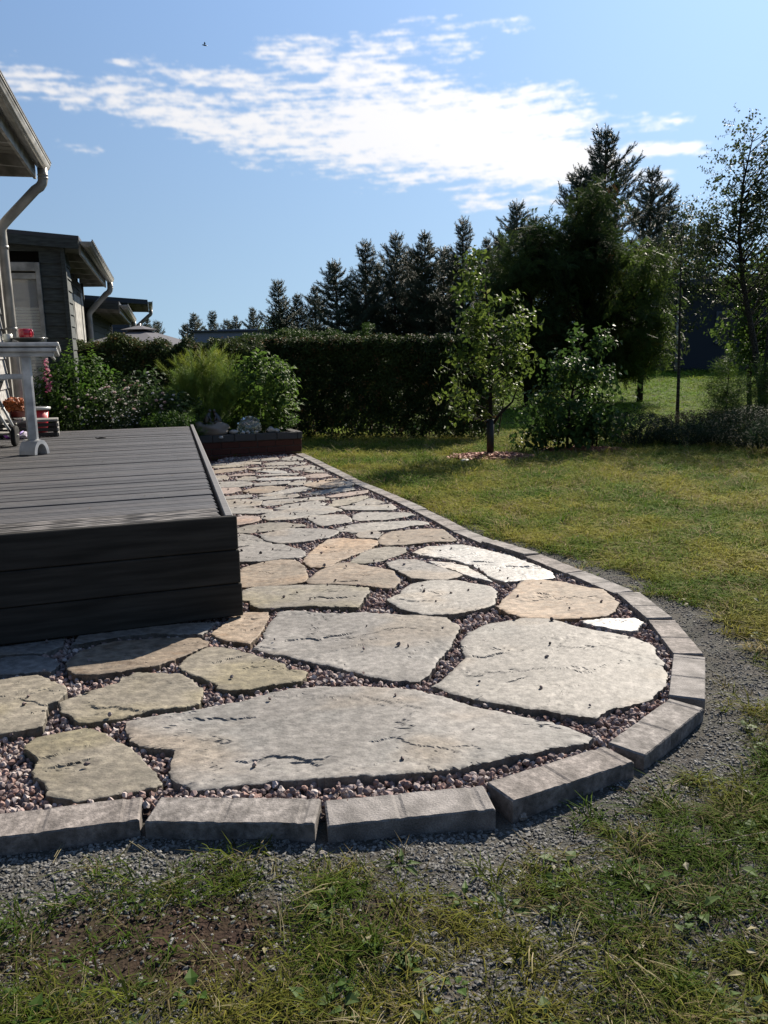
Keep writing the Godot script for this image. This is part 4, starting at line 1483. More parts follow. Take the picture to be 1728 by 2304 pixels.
func make_houses() -> void:
	house("near_house", "house beside the deck, its eave and white downpipe cut by the left edge", Vector3(-3.297, 3.051, -8.45), 4.2, 0.52, 2.75, 4.0, "siding_white", {"gable": false, "pipe_r": 0.046})
	house("gabled_house", "dark grey clapboard house with a blind in its gable window, behind the flower bed", Vector3(-4.942, 2.702, -15.3), 5.55, 0.50, 3.0, 5.0, "siding",
		{"window": [-1.50, -0.57, -1.95, -0.24], "bay": 0.21, "white_corners": false, "pipe_r": 0.05, "panels": [["door", 1.25, 2.45, -2.9, -0.40], ["window", 2.6, 4.3, -2.0, -0.42], ["pillar", 0.75, 1.1, -2.9, -0.3]]})
	house("low_house", "dark green house with a white gutter, third in the row", Vector3(-6.859, 2.467, -23.0), 8.0, 0.62, 3.2, 5.0, "siding", {"white_corners": false, "pipe_r": 0.06, "panels": [["door", 2.6, 3.6, -3.0, -0.55]]})
	house("end_house", "bluish grey house at the far end of the row", Vector3(-9.147, 3.519, -33.0), 5.2, 0.72, 4.2, 7.0, "siding_blue", {"pipe_r": 0.07, "panels": [["window", 2.3, 3.6, -1.8, -0.6]]})
	# the long grey building beyond the hedge
	var o := thing("long_building", "long low grey building with a flat dark roof, beyond the hedge", "building", Vector3(-8.6, 0, -61))
	obj("wall", boxm(Vector3(10.5, 4.0, 6.0), 0.0, Transform3D(Basis(), Vector3(0, 1.9, -3))), M.render, o)
	obj("roof", boxm(Vector3(10.7, 0.12, 6.3), 0.0, Transform3D(Basis(), Vector3(0, 3.96, -3))), M.roof, o)
	obj("upper_wall", boxm(Vector3(4.6, 0.5, 3.0), 0.0, Transform3D(Basis(), Vector3(-1.2, 3.85, -1.54))), M.render, o)
	# the dark brown roof just over the hedge
	o = thing("brown_shed", "brown shed roof showing over the hedge in front of the pines", "shed", Vector3(2.3, 0, -34))
	obj("wall", boxm(Vector3(6.5, 1.7, 4.0), 0.0, Transform3D(Basis(), Vector3(0, 0.8, -2))), M.dark_wood, o)
	var st := newst()
	prism(st, PackedVector2Array([Vector2(-2.4, 1.62), Vector2(0, 2.05), Vector2(2.4, 1.62), Vector2(2.4, 1.72), Vector2(0, 2.16), Vector2(-2.4, 1.72)]), -3.4, 3.4, Transform3D(Basis(Vector3.UP, PI / 2), Vector3(0, 0, -2)))
	obj("roof", done(st), M.dark_wood, o)
	# the blue-grey building on the right
	o = thing("blue_grey_house", "blue grey house in shade behind the birch, with a white downpipe", "house", Vector3(14.2, 0.65, -31.0), deg_to_rad(-6.0))
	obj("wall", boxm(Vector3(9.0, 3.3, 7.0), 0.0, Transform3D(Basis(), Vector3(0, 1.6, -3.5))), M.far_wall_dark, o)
	st = newst()
	prism(st, PackedVector2Array([Vector2(-4.8, 3.15), Vector2(4.9, 3.55), Vector2(4.9, 3.75), Vector2(-4.8, 3.35)]), -7.5, 0.5)
	obj("roof", done(st), M.roof, o)
	st = newst(true)
	tube(st, [Vector3(-2.95, 3.2, 0.1), Vector3(-2.95, 0.0, 0.1)], [0.075, 0.075], 8)
	obj("downpipe", done(st), M.gutter, o)
	for x in [-4.0, -1.6, 1.4]:
		var w := obj("window", boxm(Vector3(1.1, 1.2, 0.1), 0.01, Transform3D(Basis(), Vector3(x + 0.6, 1.7, 0.02))), M.far_wall, o)
		obj("pane", boxm(Vector3(0.95, 1.05, 0.04), 0.0, Transform3D(Basis(), Vector3(x + 0.6, 1.7, 0.07))), M.black, w)
	obj("door_post", boxm(Vector3(0.14, 1.1, 0.14), 0.0, Transform3D(Basis(), Vector3(-4.35, 0.5, 0.2))), M.white_wood, o)
	# the parasol in the neighbour's garden
	o = thing("parasol", "open grey garden parasol showing over the hedge", "parasol", Vector3(-4.27, 0.04, -14.6))
	st = newst()
	var rim := []
	for k in 8:
		rim.append(Vector3(cos(TAU * (k + 0.3) / 8) * 1.4, 1.36, sin(TAU * (k + 0.3) / 8) * 1.4))
	for k in 8:
		var p: Vector3 = rim[k]
		var q: Vector3 = rim[(k + 1) % 8]
		tri(st, Vector3(0, 1.75, 0), p, q, Vector3.UP)
		quad(st, p, q, q - Vector3(0, 0.05, 0), p - Vector3(0, 0.05, 0), (p + q) * Vector3(1, 0, 1))
	obj("canopy", done(st), M.canvas, o)
	st = newst()
	for k in 8:
		var p: Vector3 = Vector3(rim[k].x, 0, rim[k].z).normalized()
		tri(st, Vector3(0, 1.80, 0), p * 0.34 + Vector3(0, 1.715, 0), Vector3(rim[(k + 1) % 8].x, 0, rim[(k + 1) % 8].z).normalized() * 0.34 + Vector3(0, 1.715, 0), Vector3.UP)
	obj("vent_cap", done(st), M.canvas, o)
	for k in 8:
		st = newst()
		tube(st, [Vector3(0, 1.70, 0), rim[k] - Vector3(0, 0.02, 0)], [0.010, 0.008], 4)
		obj("rib", done(st), M.gutter, o)
	st = newst(true)
	tube(st, [Vector3.ZERO, Vector3(0, 1.83, 0)], [0.022, 0.022], 8)
	obj("pole", done(st), M.gutter, o)


func make_deck_things() -> void:
	# the garden table: its short end faces us, its long side runs back along the deck
	var o := thing("garden_table", "white plastic garden table with an arched foot, standing on the deck", "table", Vector3(-2.34, 0.42, -5.97), deg_to_rad(21.0))
	var h := 0.815
	for i in 2:
		var st := newst()
		box(st, Transform3D(Basis(), Vector3(-0.45 - 0.008 * i, h - 0.019 - i * 0.037, -0.86)), Vector3(0.90 - 0.016 * i, 0.030, 1.74 - 0.016 * i), 0.006)
		obj("tabletop" if i == 0 else "frame", done(st), M.plastic, o)
	obj("cover", boxm(Vector3(0.885, 0.006, 1.72), 0.002, Transform3D(Basis(), Vector3(-0.45, h - 0.0035, -0.86))), M.dark_top, o)
	obj("apron", boxm(Vector3(0.80, 0.035, 0.022), 0.004, Transform3D(Basis(), Vector3(-0.44, h - 0.088, -0.035))), M.plastic, o)
	obj("apron", boxm(Vector3(0.022, 0.035, 1.55), 0.004, Transform3D(Basis(), Vector3(-0.06, h - 0.088, -0.86))), M.plastic, o)
	for q in [[-0.06, 0.0], [-1.62, -0.56]]:
		var z: float = q[0]
		var st := newst()
		bar(st, Vector3(-0.232, 0.10, z), Vector3(-0.236, h - 0.08, z), 0.074, 0.045, Vector3(0, 0, 1), 0.012)
		var leg := obj("leg", done(st), M.plastic, o)
		st = newst()
		bar(st, Vector3(-0.70, 0.57, z), Vector3(-0.26, 0.57, z), 0.036, 0.038, Vector3.UP, 0.006)
		obj("stretcher", done(st), M.plastic, leg)
		# the foot: a half pipe lying across
		st = newst()
		var arc := PackedVector2Array()
		for i in 13:
			var a := PI * i / 12.0
			arc.append(Vector2(cos(a) * 0.072, sin(a) * 0.108))
		for i in range(12, -1, -1):
			var a := PI * i / 12.0
			arc.append(Vector2(cos(a) * 0.047, sin(a) * 0.078))
		prism(st, arc, -0.075, 0.075, Transform3D(Basis(Vector3.UP, PI / 2 - 0.75), Vector3(-0.232, 0.004, z)))
		obj("foot", done(st), M.plastic, leg)
		leg.position.x = q[1]
	# on the table
	var up := 0.42 + h
	var here := func(x: float, z: float) -> Vector3:
		return Vector3(-2.34, up, -5.97) + Basis(Vector3.UP, deg_to_rad(21.0)) * Vector3(x, 0, z)
	var plate := thing("plate", "grey plate with a turned-up rim under the red cup", "plate", here.call(-0.20, -0.17))
	var st := newst(true)
	lathe(st, [0.0, 0.002, 0.055, 0.002, 0.06, 0.0, 0.068, 0.006, 0.10, 0.020, 0.128, 0.030, 0.129, 0.033, 0.10, 0.025, 0.07, 0.012, 0.0, 0.009], Transform3D(), 40)
	obj("dish", done(st), M.plate, plate)
	var cup := thing("red_cup", "glossy red cup with a round handle on the plate", "cup", here.call(-0.225, -0.17) + Vector3(0, 0.012, 0))
	st = newst(true)
	lathe(st, [0.0, 0.0, 0.034, 0.0, 0.042, 0.012, 0.049, 0.05, 0.050, 0.083, 0.047, 0.085, 0.045, 0.05, 0.038, 0.014, 0.0, 0.010], Transform3D(), 32)
	obj("bowl", done(st), M.red_glaze, cup)
	st = newst(true)
	var loop := []
	var lr := []
	for i in 11:
		var a := -PI / 2 + PI * i / 10.0
		loop.append(Vector3(0.045 + cos(a) * 0.022, 0.052 + sin(a) * 0.027, 0))
		lr.append(0.006)
	tube(st, loop, lr, 8)
	var handle := obj("handle", done(st), M.red_glaze, cup)
	handle.rotation.y = -0.3
	var pot := thing("small_white_mug", "small speckled white mug left of the red cup", "mug", here.call(-0.345, -0.22) + Vector3(0, 0.001, 0))
	st = newst(true)
	lathe(st, [0.0, 0.0, 0.026, 0.0, 0.030, 0.02, 0.031, 0.062, 0.028, 0.063, 0.026, 0.02, 0.0, 0.006], Transform3D(), 24)
	obj("body", done(st), M.china, pot)
	st = newst(true)
	tube(st, [Vector3(-0.028, 0.05, 0), Vector3(-0.045, 0.045, 0), Vector3(-0.045, 0.022, 0), Vector3(-0.028, 0.015, 0)], [0.004, 0.004, 0.004, 0.004], 6)
	obj("handle", done(st), M.china, pot)
	var card := thing("paper_stand", "white folded card leaning open at the edge of the table", "card", here.call(-0.43, -0.16) + Vector3(0, 0.001, 0), 0.6)
	for s in [-1.0, 1.0]:
		st = newst()
		box(st, Transform3D(Basis(Vector3.FORWARD, 0.30 * s), Vector3(0.016 * s, 0.05, 0)), Vector3(0.003, 0.102, 0.07))
		obj("leaf", done(st), M.china, card)
	# the kettle grill at the edge of the frame
	var g := thing("grill", "black kettle grill on a white wheeled frame at the left edge", "grill", Vector3(-3.10, 0.42, -6.72), 0.2)
	st = newst(true)
	lathe(st, [0.0, 0.33, 0.10, 0.345, 0.19, 0.41, 0.235, 0.52, 0.24, 0.535, 0.225, 0.54, 0.0, 0.535], Transform3D(Basis(), Vector3(-0.26, 0, 0)), 32)
	obj("kettle", done(st), M.black, g)
	st = newst(true)
	lathe(st, [0.240, 0.536, 0.248, 0.540, 0.248, 0.548, 0.236, 0.55], Transform3D(Basis(), Vector3(-0.26, 0, 0)), 32)
	obj("rim", done(st), M.gutter, g)
	for q in [[Vector3(-0.12, 0.40, 0.10), Vector3(0.02, 0.09, 0.02)], [Vector3(-0.10, 0.40, -0.10), Vector3(0.02, 0.09, -0.14)], [Vector3(-0.40, 0.40, 0.0), Vector3(-0.50, 0.0, 0.0)]]:
		st = newst(true)
		tube(st, [q[0], q[1]], [0.011, 0.011], 8)
		obj("leg", done(st), M.plastic, g)
	st = newst()
	bar(st, Vector3(-0.48, 0.115, -0.04), Vector3(0.03, 0.10, -0.04), 0.20, 0.018, Vector3.UP, 0.004)
	obj("shelf", done(st), M.grey_wood, g)
	for z in [0.05]:
		st = newst(true)
		lathe(st, [0.0, -0.017, 0.055, -0.019, 0.078, -0.018, 0.085, -0.010, 0.085, 0.010, 0.078, 0.018, 0.055, 0.019, 0.0, 0.017], Transform3D(Basis(Vector3.FORWARD, PI / 2 + 0.08) * Basis(Vector3.UP, 0), Vector3(0.045, 0.086, z)), 28)
		var wheel := obj("wheel", done(st), M.rubber, g)
		st = newst(true)
		tube(st, [Vector3(0.0, 0.086, z), Vector3(0.075, 0.092, z)], [0.010, 0.010], 8)
		obj("axle", done(st), M.gutter, wheel)
	var bag := thing("blue_bag", "folded blue cloth hanging over the grill at the left edge", "cloth", Vector3(-3.36, 0.975, -6.76))
	obj("fold", lumpm(Vector3(0.10, 0.05, 0.10), 5, 0.5, 4, true), M.blue, bag)
	# the low slatted bench with its pots
	var b := thing("slatted_bench", "low grey slatted bench by the downpipe with pots on it", "bench", Vector3(-3.42, 0.42, -7.70), deg_to_rad(21.0))
	for i in 4:
		obj("slat", boxm(Vector3(0.62, 0.022, 0.075), 0.003, Transform3D(Basis(), Vector3(0, 0.155, 0.12 - i * 0.083))), M.grey_wood, b)
	for i in 3:
		obj("front_slat", boxm(Vector3(0.60, 0.032, 0.018), 0.002, Transform3D(Basis(), Vector3(0, 0.115 - i * 0.045, 0.145))), M.dark_wood, b)
		obj("end_slat", boxm(Vector3(0.018, 0.032, 0.33), 0.002, Transform3D(Basis(), Vector3(0.302, 0.112 - i * 0.045, -0.01))), M.grey_wood, b)
	for x in [-0.28, 0.28]:
		for z in [0.12, -0.13]:
			obj("leg", boxm(Vector3(0.04, 0.145, 0.04), 0.002, Transform3D(Basis(), Vector3(x, 0.072, z))), M.dark_wood, b)
	var dry := thing("copper_plant", "copper brown leafy plant in a dark red pot on the bench", "potted plant", Vector3(-3.47, 0.587, -7.70))
	st = newst(true)
	lathe(st, [0.0, 0.0, 0.055, 0.0, 0.075, 0.07, 0.082, 0.075, 0.082, 0.09, 0.072, 0.09, 0.0, 0.08], Transform3D(), 24)
	obj("pot", done(st), mat(Color(0.10, 0.012, 0.010), 0.5), dry)
	var where := []
	var tint := []
	for i in 130:
		var v := rv().normalized()
		where.append(Transform3D(along(v + Vector3(0, 0.2, 0), rf(0, TAU), rf(0.7, 1.2)), Vector3(v.x * 0.085, 0.11 + absf(v.y) * 0.055, v.z * 0.085)))
		tint.append(Color(0.32, 0.085, 0.020).lerp(Color(0.16, 0.05, 0.018), rng.randf()))
	scatter("foliage", spray(3, 0.02, 0.05, 0.03, 1.2, 3), M.rust, where, tint, dry)
	var dish := thing("white_saucer", "shallow white saucer at the front of the bench", "saucer", Vector3(-3.40, 0.587, -7.58))
	st = newst(true)
	lathe(st, [0.0, 0.0, 0.03, 0.0, 0.058, 0.018, 0.055, 0.02, 0.03, 0.006, 0.0, 0.005], Transform3D(), 24)
	obj("dish", done(st), M.china, dish)
	var pail := thing("red_planter_pot", "bright red flower pot with a white rim beside the bench", "flower pot", Vector3(-3.52, 0.42, -8.30))
	st = newst(true)
	lathe(st, [0.0, 0.0, 0.070, 0.0, 0.098, 0.235, 0.085, 0.235, 0.0, 0.21], Transform3D(), 28)
	obj("body", done(st), M.red, pail)
	st = newst(true)
	lathe(st, [0.096, 0.228, 0.116, 0.230, 0.120, 0.245, 0.116, 0.258, 0.098, 0.258, 0.090, 0.235], Transform3D(), 28)
	obj("rim", done(st), M.china, pail)
	var toy := thing("striped_ball_bag", "crumpled purple and white bag on the deck by the grill", "bag", Vector3(-3.36, 0.455, -7.42))
	st = newst()
	for i in 5:
		st.set_color([Color(0.20, 0.06, 0.33), Color(0.55, 0.52, 0.58), Color(0.45, 0.08, 0.25), Color(0.25, 0.18, 0.42), Color(0.5, 0.45, 0.5)][i])
		lump(st, Transform3D(Basis.from_scale(Vector3(0.045, 0.032, 0.05)), Vector3(-0.08 + 0.04 * i, 0.0, 0.012 * sin(i * 2.0))), i, 0.7, 3)
	obj("cloth", done(st), M.toy, toy)
	var twig := thing("dark_twig", "small dark twig lying alone on the deck boards", "twig", Vector3(-2.547, 0.428, -7.233), 0.15)
	st = newst(true)
	tube(st, [Vector3(-0.035, 0.012, 0), Vector3(-0.01, 0.003, 0.006), Vector3(0.02, 0.008, 0), Vector3(0.06, 0.006, -0.006)], [0.002, 0.006, 0.010, 0.004], 6)
	obj("stem", done(st), M.dark_wood, twig)
	# on the planter's coping
	var base := Vector3(-1.0, 0.262, -9.97)
	var tb := Basis(Vector3.UP, deg_to_rad(21.0))
	var place := func(x: float, z: float) -> Vector3:
		return base + tb * Vector3(x, 0, z)
	var boat := thing("hollow_stone", "boat-shaped pale stone carrying the dark figures on the planter", "stone", place.call(-1.07, -0.10), 0.3)
	st = newst(true)
	var xf := Transform3D(Basis.from_scale(Vector3(0.20, 0.085, 0.11)), Vector3(0, 0.06, 0))
	lump(st, xf, 9, 0.35, 7)
	lump(st, Transform3D(Basis(Vector3.FORWARD, 0.5) * Basis.from_scale(Vector3(0.10, 0.05, 0.07)), Vector3(-0.16, 0.105, 0)), 12, 0.3, 5)
	obj("rock", done(st), M.stone, boat)
	var couple := thing("figurine", "small dark figurine of two seated figures leaning together on the stone", "figurine", place.call(-1.07, -0.10) + Vector3(0, 0.125, 0), 0.3)
	st = newst(true)
	for s in [-1.0, 1.0]:
		tube(st, [Vector3(0.075 * s, 0, 0), Vector3(0.072 * s, 0.04, 0), Vector3(0.052 * s, 0.09, 0), Vector3(0.034 * s, 0.125, 0), Vector3(0.024 * s, 0.140, 0)], [0.040, 0.042, 0.034, 0.022, 0.010], 10)
		lump(st, Transform3D(Basis.from_scale(Vector3(0.020, 0.024, 0.02)), Vector3(0.026 * s, 0.155, 0)), 3, 0.1, 4)
		tube(st, [Vector3(0.045 * s, 0.095, 0.02), Vector3(0.025 * s, 0.06, 0.04), Vector3(0.012 * s, 0.025, 0.035)], [0.014, 0.012, 0.009], 7)
		tube(st, [Vector3(0.06 * s, 0.02, 0.02), Vector3(0.03 * s, 0.03, 0.05), Vector3(0.015 * s, 0.005, 0.055)], [0.020, 0.016, 0.012], 7)
	obj("body", done(st), M.bronze, couple)
	var slag := thing("glass_lump", "large clear lump of slag glass on the planter", "glass lump", place.call(-0.62, -0.11), 0.2)
	st = newst(true)
	lump(st, Transform3D(Basis.from_scale(Vector3(0.15, 0.10, 0.085)), Vector3(0, 0.085, 0)), 31, 0.42, 6)
	obj("glass", done(st), M.slag, slag)
	var spots := [[-0.83, -0.07, 0.060, 0.026, "flat grey pebble between the boat-shaped stone and the glass lump"], [-0.37, -0.07, 0.055, 0.036, "rounded pale stone right of the glass lump"], [-0.305, -0.06, 0.04, 0.024, "smaller pale stone at the right end of the row on the planter"],
		[-0.72, -0.03, 0.026, 0.014, "white pebble at the left foot of the glass lump"], [-0.665, -0.025, 0.022, 0.020, "small white pebble before the middle of the glass lump"], [-0.56, -0.025, 0.020, 0.016, "white pebble before the right side of the glass lump"]]
	for q in spots:
		var s := obj("stone", lumpm(Vector3(q[2], q[3], q[2] * 0.75), int(q[2] * 1000), 0.4, 4, true), M.pebble)
		s.position = place.call(q[0], q[1]) + Vector3(0, q[3] * 0.85, 0)
		tag(s, q[4], "stone", "stones along the planter coping")
	var pin := obj("stone", lumpm(Vector3(0.03, 0.018, 0.02), 3, 0.3, 4, true), M.pebble)
	pin.position = place.call(-1.0, 0.017) + Vector3(0, -0.03, 0)
	tag(pin, "single white pebble stuck on the front of the planter coping", "stone", "stones along the planter coping")


func hedge(called: String, label: String, a: Vector3, b: Vector3, tall: float, tall2: float, thick: float, count: int, tones: Array, rag := 0.06) -> void:
	var o := thing(called, label, "hedge")
	var dir := (b - a).normalized()
	var out := Vector3(-dir.z, 0, dir.x)
	var len := a.distance_to(b)
	var where := []
	var tint := []
	for i in count:
		var s := rng.randf()
		var h: float = lerpf(tall, tall2, s)
		var side := rng.randf()
		var v := Vector2.ZERO   # across, up
		if side < 0.62:
			v = Vector2(thick / 2 - absf(rf(0, 1) * rf(0, 1)) * 0.22, h * pow(rng.randf(), 0.85))
		elif side < 0.87:
			v = Vector2(rf(-0.5, 0.5) * thick, h - absf(rf(0, 1) * rf(0, 1)) * 0.15)
		else:
			v = Vector2(-thick / 2 + rf(0, 0.2), h * rng.randf())
		var w := nz.get_noise_2d(s * len * 22.0, v.y * 26.0 + a.x)
		v.x += 0.12 * w
		v.y += rag * nz.get_noise_2d(s * len * 50.0, 7.0) * 2.0 * smoothstep(0.5, 1.0, v.y / h)
		if v.y < 0.25 and rng.randf() < 0.75 * (1.0 - v.y / 0.25):
			continue
		if w < -0.38 and rng.randf() < 0.7:
			continue
		var p := a + dir * s * len + out * v.x + Vector3.UP * v.y
		var d := (out * (0.9 if side < 0.62 else 0.2) + Vector3.UP * (0.5 if side < 0.62 else 1.2) + rv() * 0.7).normalized()
		where.append(Transform3D(along(d, rf(0, TAU), rf(0.7, 1.15)), p))
		var g := clampf(0.45 + 0.9 * nz.get_noise_2d(s * len * 12.0, v.y * 14.0) + rf(-0.3, 0.3), 0, 1)
		tint.append((tones[0] as Color).lerp(tones[1], g) if rng.randf() > 0.06 else tones[2])
	scatter("foliage", spray(7, 0.11, 0.058, 0.036, 1.0, 9, 0.2), M.hedge_leaf, where, tint, o)
	# stems inside
	var st := newst(true)
	for i in int(len / 0.07):
		var p := a + dir * (i + rf(0.2, 0.8)) * 0.07 + out * rf(-0.2, 0.2)
		var t := p + Vector3(rf(-0.15, 0.15), tall * rf(0.7, 0.92), rf(-0.15, 0.15))
		tube(st, [p, p.lerp(t, 0.5) + rv() * 0.05, t], [0.010, 0.008, 0.004], 4, false)
	obj("stems", done(st), M.bark, o).set_meta("kind", "stuff")


func make_hedges() -> void:
	var dark := [Color(0.016, 0.028, 0.010), Color(0.042, 0.060, 0.018), Color(0.085, 0.055, 0.025)]
	hedge("hedge", "tall dark clipped hedge behind the lawn, right of the planter", Vector3(-2.6, -0.05, -13.25), Vector3(1.72, -0.05, -12.05), 1.47, 1.42, 0.75, 12500, dark, 0.035)
	hedge("hedge", "dark leafy hedge behind the flower bed and the deck", Vector3(-6.4, -0.05, -11.3), Vector3(-1.75, -0.05, -11.9), 1.52, 1.34, 0.8, 11000, [Color(0.020, 0.032, 0.012), Color(0.052, 0.070, 0.022), Color(0.10, 0.07, 0.03)], 0.09)
	hedge("hedge", "light green sunlit hedge rising behind the dark one", Vector3(-2.9, -0.05, -16.6), Vector3(-0.2, -0.05, -16.2), 1.66, 1.70, 0.9, 4500, [Color(0.025, 0.050, 0.012), Color(0.050, 0.085, 0.018), Color(0.07, 0.09, 0.02)], 0.14)


func herb(called: String, label: String, cat: String, at: Vector3, reach: Vector3, count: int, m: Mesh, material: Material, tones: Array, group := "", stems := 14, up := 0.8) -> Node3D:
	var o := thing(called, label, cat, at, 0.0, group)
	var where := []
	var tint := []
	var st := newst(true)
	for i in stems:
		var v := rv()
		var t := Vector3(v.x * reach.x * 0.75, reach.y * rf(0.6, 0.98), v.z * reach.z * 0.75)
		tube(st, [Vector3(t.x * 0.35, -0.05, t.z * 0.35), Vector3(t.x * 0.7, t.y * 0.5, t.z * 0.7), t], [0.007, 0.005, 0.002], 4, false)
	for i in count:
		var v := rv()
		while v.length() > 1.0:
			v = rv()
		v = v.normalized() * pow(v.length(), 0.5)
		var p := Vector3(v.x * reach.x, reach.y * (0.5 + 0.5 * v.y), v.z * reach.z)
		p += Vector3(nz.get_noise_2d(p.y * 60.0, at.x * 50.0), 0, 0) * 0.12
		where.append(Transform3D(along(Vector3(v.x * 0.8, up, v.z * 0.8) + rv() * 0.5, rf(0, TAU), rf(0.7, 1.2)), p))
		tint.append((tones[0] as Color).lerp(tones[1], rng.randf()))
	obj("stems", done(st), mat(tones[0], 0.8), o).set_meta("kind", "stuff")
	scatter("foliage", m, material, where, tint, o)
	return o


func blossoms(o: Node3D, spots: Array, r: float, tones: Array) -> void:
	var st := newst()
	for k in 3:
		for i in 5:
			var a := TAU * (i + 0.5 * k) / 5
			var d := Vector3(cos(a), 0.35 + 0.6 * k, sin(a)).normalized()
			leaf(st, d * 0.05, d, (Vector3.UP - d * d.y).normalized(), 0.8 - 0.15 * k, 0.7, 0.2, -0.15)
	var m := done(st)
	var mats := []
	for t in tones:
		var q := mat(t, 0.7, 0.2)
		q.backlight_enabled = true
		q.backlight = Color(0.6, 0.6, 0.6)
		mats.append(q)
	for p in spots:
		var f := obj("flower", m, mats[rng.randi() % mats.size()], o)
		f.position = p
		f.scale = Vector3.ONE * r * rf(0.8, 1.2)
		f.rotation = Vector3(rf(0.2, 0.9), rf(-0.6, 0.6), rf(-0.4, 0.4))


func make_beds() -> void:
	var broad := spray(6, 0.12, 0.075, 0.034, 1.0, 12, 0.3)
	var small := spray(7, 0.07, 0.032, 0.022, 1.0, 13, 0.2)
	var g1 := [Color(0.030, 0.070, 0.012), Color(0.070, 0.125, 0.020)]
	var g2 := [Color(0.022, 0.045, 0.014), Color(0.050, 0.085, 0.026)]
	# phlox and roses along the back of the deck
	var o := herb("phlox", "tall fresh green phlox without flowers, tallest in the bed behind the deck", "plant", Vector3(-3.62, 0.0, -9.75), Vector3(0.46, 1.18, 0.32), 420, broad, M.leaf, g1)
	var list := []
	for k in 3:
		var t := Vector3(-0.33 + 0.27 * k, 1.10, 0.1)
		for i in 6:
			list.append(Transform3D(along(Vector3(rf(-0.2, 0.2), 1, rf(-0.2, 0.2)), rf(0, TAU), 0.9 - 0.08 * i), t + Vector3(rf(-0.04, 0.04), 0.05 * i, 0)))
	var cols := []
	for i in list.size():
		cols.append(g1[1])
	scatter("shoots", broad, M.leaf, list, cols, o)
	o = herb("pink_phlox", "phlox with a deep pink flower spike left of the green phlox", "plant", Vector3(-4.02, 0.0, -9.6), Vector3(0.26, 0.98, 0.26), 200, broad, M.leaf, g2)
	var spots := []
	for i in 34:
		spots.append(Vector3(0.20 + rf(-0.04, 0.04), 0.80 + 0.011 * i, 0.26 + rf(-0.03, 0.05)))
	blossoms(o, spots, 0.030, [Color(0.50, 0.035, 0.16), Color(0.42, 0.02, 0.12), Color(0.55, 0.08, 0.2)])
	o = herb("red_roses", "rose bush with a few red flowers half hidden by the table", "plant", Vector3(-4.25, 0.0, -9.35), Vector3(0.28, 0.85, 0.22), 220, broad, M.leaf, g2)
	blossoms(o, [Vector3(0.1, 0.75, 0.2), Vector3(0.16, 0.66, 0.22), Vector3(0.05, 0.60, 0.2), Vector3(0.2, 0.9, 0.2), Vector3(0.22, 0.58, 0.2), Vector3(-0.12, 0.68, 0.2)], 0.042, [Color(0.45, 0.02, 0.05), Color(0.50, 0.04, 0.08)])
	o = herb("pale_roses", "low rose bush with faded pale pink flowers at the deck's back edge", "plant", Vector3(-3.22, 0.0, -9.45), Vector3(0.50, 0.80, 0.26), 520, small, M.gloss, [Color(0.016, 0.034, 0.012), Color(0.040, 0.066, 0.022)])
	spots = []
	for i in 34:
		spots.append(Vector3(rf(-0.42, 0.42), 0.55 + rf(-0.08, 0.30), 0.22 + rf(-0.06, 0.06)))
	blossoms(o, spots, 0.030, [Color(0.50, 0.33, 0.27), Color(0.45, 0.25, 0.20), Color(0.50, 0.44, 0.38)])
	o = herb("white_flowers", "low plant dotted with tiny white flowers along the deck boards", "plant", Vector3(-3.02, 0.0, -9.30), Vector3(0.42, 0.60, 0.2), 420, small, M.gloss, [Color(0.014, 0.030, 0.010), Color(0.034, 0.058, 0.018)])
	spots = []
	for i in 46:
		spots.append(Vector3(rf(-0.4, 0.4), 0.46 + rf(-0.04, 0.16), 0.18 + rf(-0.05, 0.05)))
	blossoms(o, spots, 0.013, [Color(0.6, 0.6, 0.58)])
	o = herb("peach_phlox", "fading peach and white phlox standing over the pale roses", "plant", Vector3(-3.08, 0.0, -9.85), Vector3(0.26, 0.95, 0.22), 170, broad, M.leaf, g2)
	spots = []
	for i in 30:
		spots.append(Vector3(rf(-0.2, 0.22), 0.72 + rf(-0.12, 0.20), 0.2 + rf(-0.05, 0.05)))
	blossoms(o, spots, 0.026, [Color(0.50, 0.27, 0.16), Color(0.42, 0.22, 0.13), Color(0.5, 0.42, 0.34)])
	o = herb("white_phlox", "slim phlox with white flowers in front of the dark hedge", "plant", Vector3(-2.84, 0.0, -9.95), Vector3(0.14, 1.0, 0.14), 90, broad, M.leaf, g2)
	blossoms(o, [Vector3(0.02, 1.0, 0.1), Vector3(0.04, 0.97, 0.12), Vector3(0.0, 0.94, 0.1), Vector3(0.05, 0.90, 0.12), Vector3(0.02, 0.87, 0.12)], 0.030, [Color(0.55, 0.55, 0.50)])
	o = herb("mixed_perennials", "mixed low perennials with fading mauve and white flowers left of the asparagus", "plant", Vector3(-2.55, 0.0, -9.65), Vector3(0.36, 0.72, 0.26), 330, broad, M.leaf, g2)
	spots = []
	for i in 16:
		spots.append(Vector3(rf(-0.33, 0.3), 0.62 + rf(-0.1, 0.16), 0.2 + rf(-0.05, 0.05)))
	blossoms(o, spots, 0.030, [Color(0.45, 0.40, 0.42), Color(0.55, 0.53, 0.5), Color(0.38, 0.22, 0.2)])
	herb("potentilla", "low sprawling plant hanging over the deck's back corner", "plant", Vector3(-2.42, 0.30, -9.15), Vector3(0.30, 0.22, 0.16), 200, small, M.leaf, g1)
	# the feathery asparagus
	o = thing("asparagus_fern", "feathery light green asparagus clump spilling over the deck's corner", "plant", Vector3(-2.16, 0.15, -10.0))
	var st := newst()
	for i in 46:
		var a := i * 2.4
		var d := Vector3(cos(a) * 0.75, 0.75, sin(a) * 0.75).normalized()
		var p := Vector3(0, 0.22 * i / 46.0, 0)
		var side := d.cross(Vector3.UP).normalized() * 0.0022
		tri(st, p - side, p + side, p + d * 0.075, Vector3.UP)
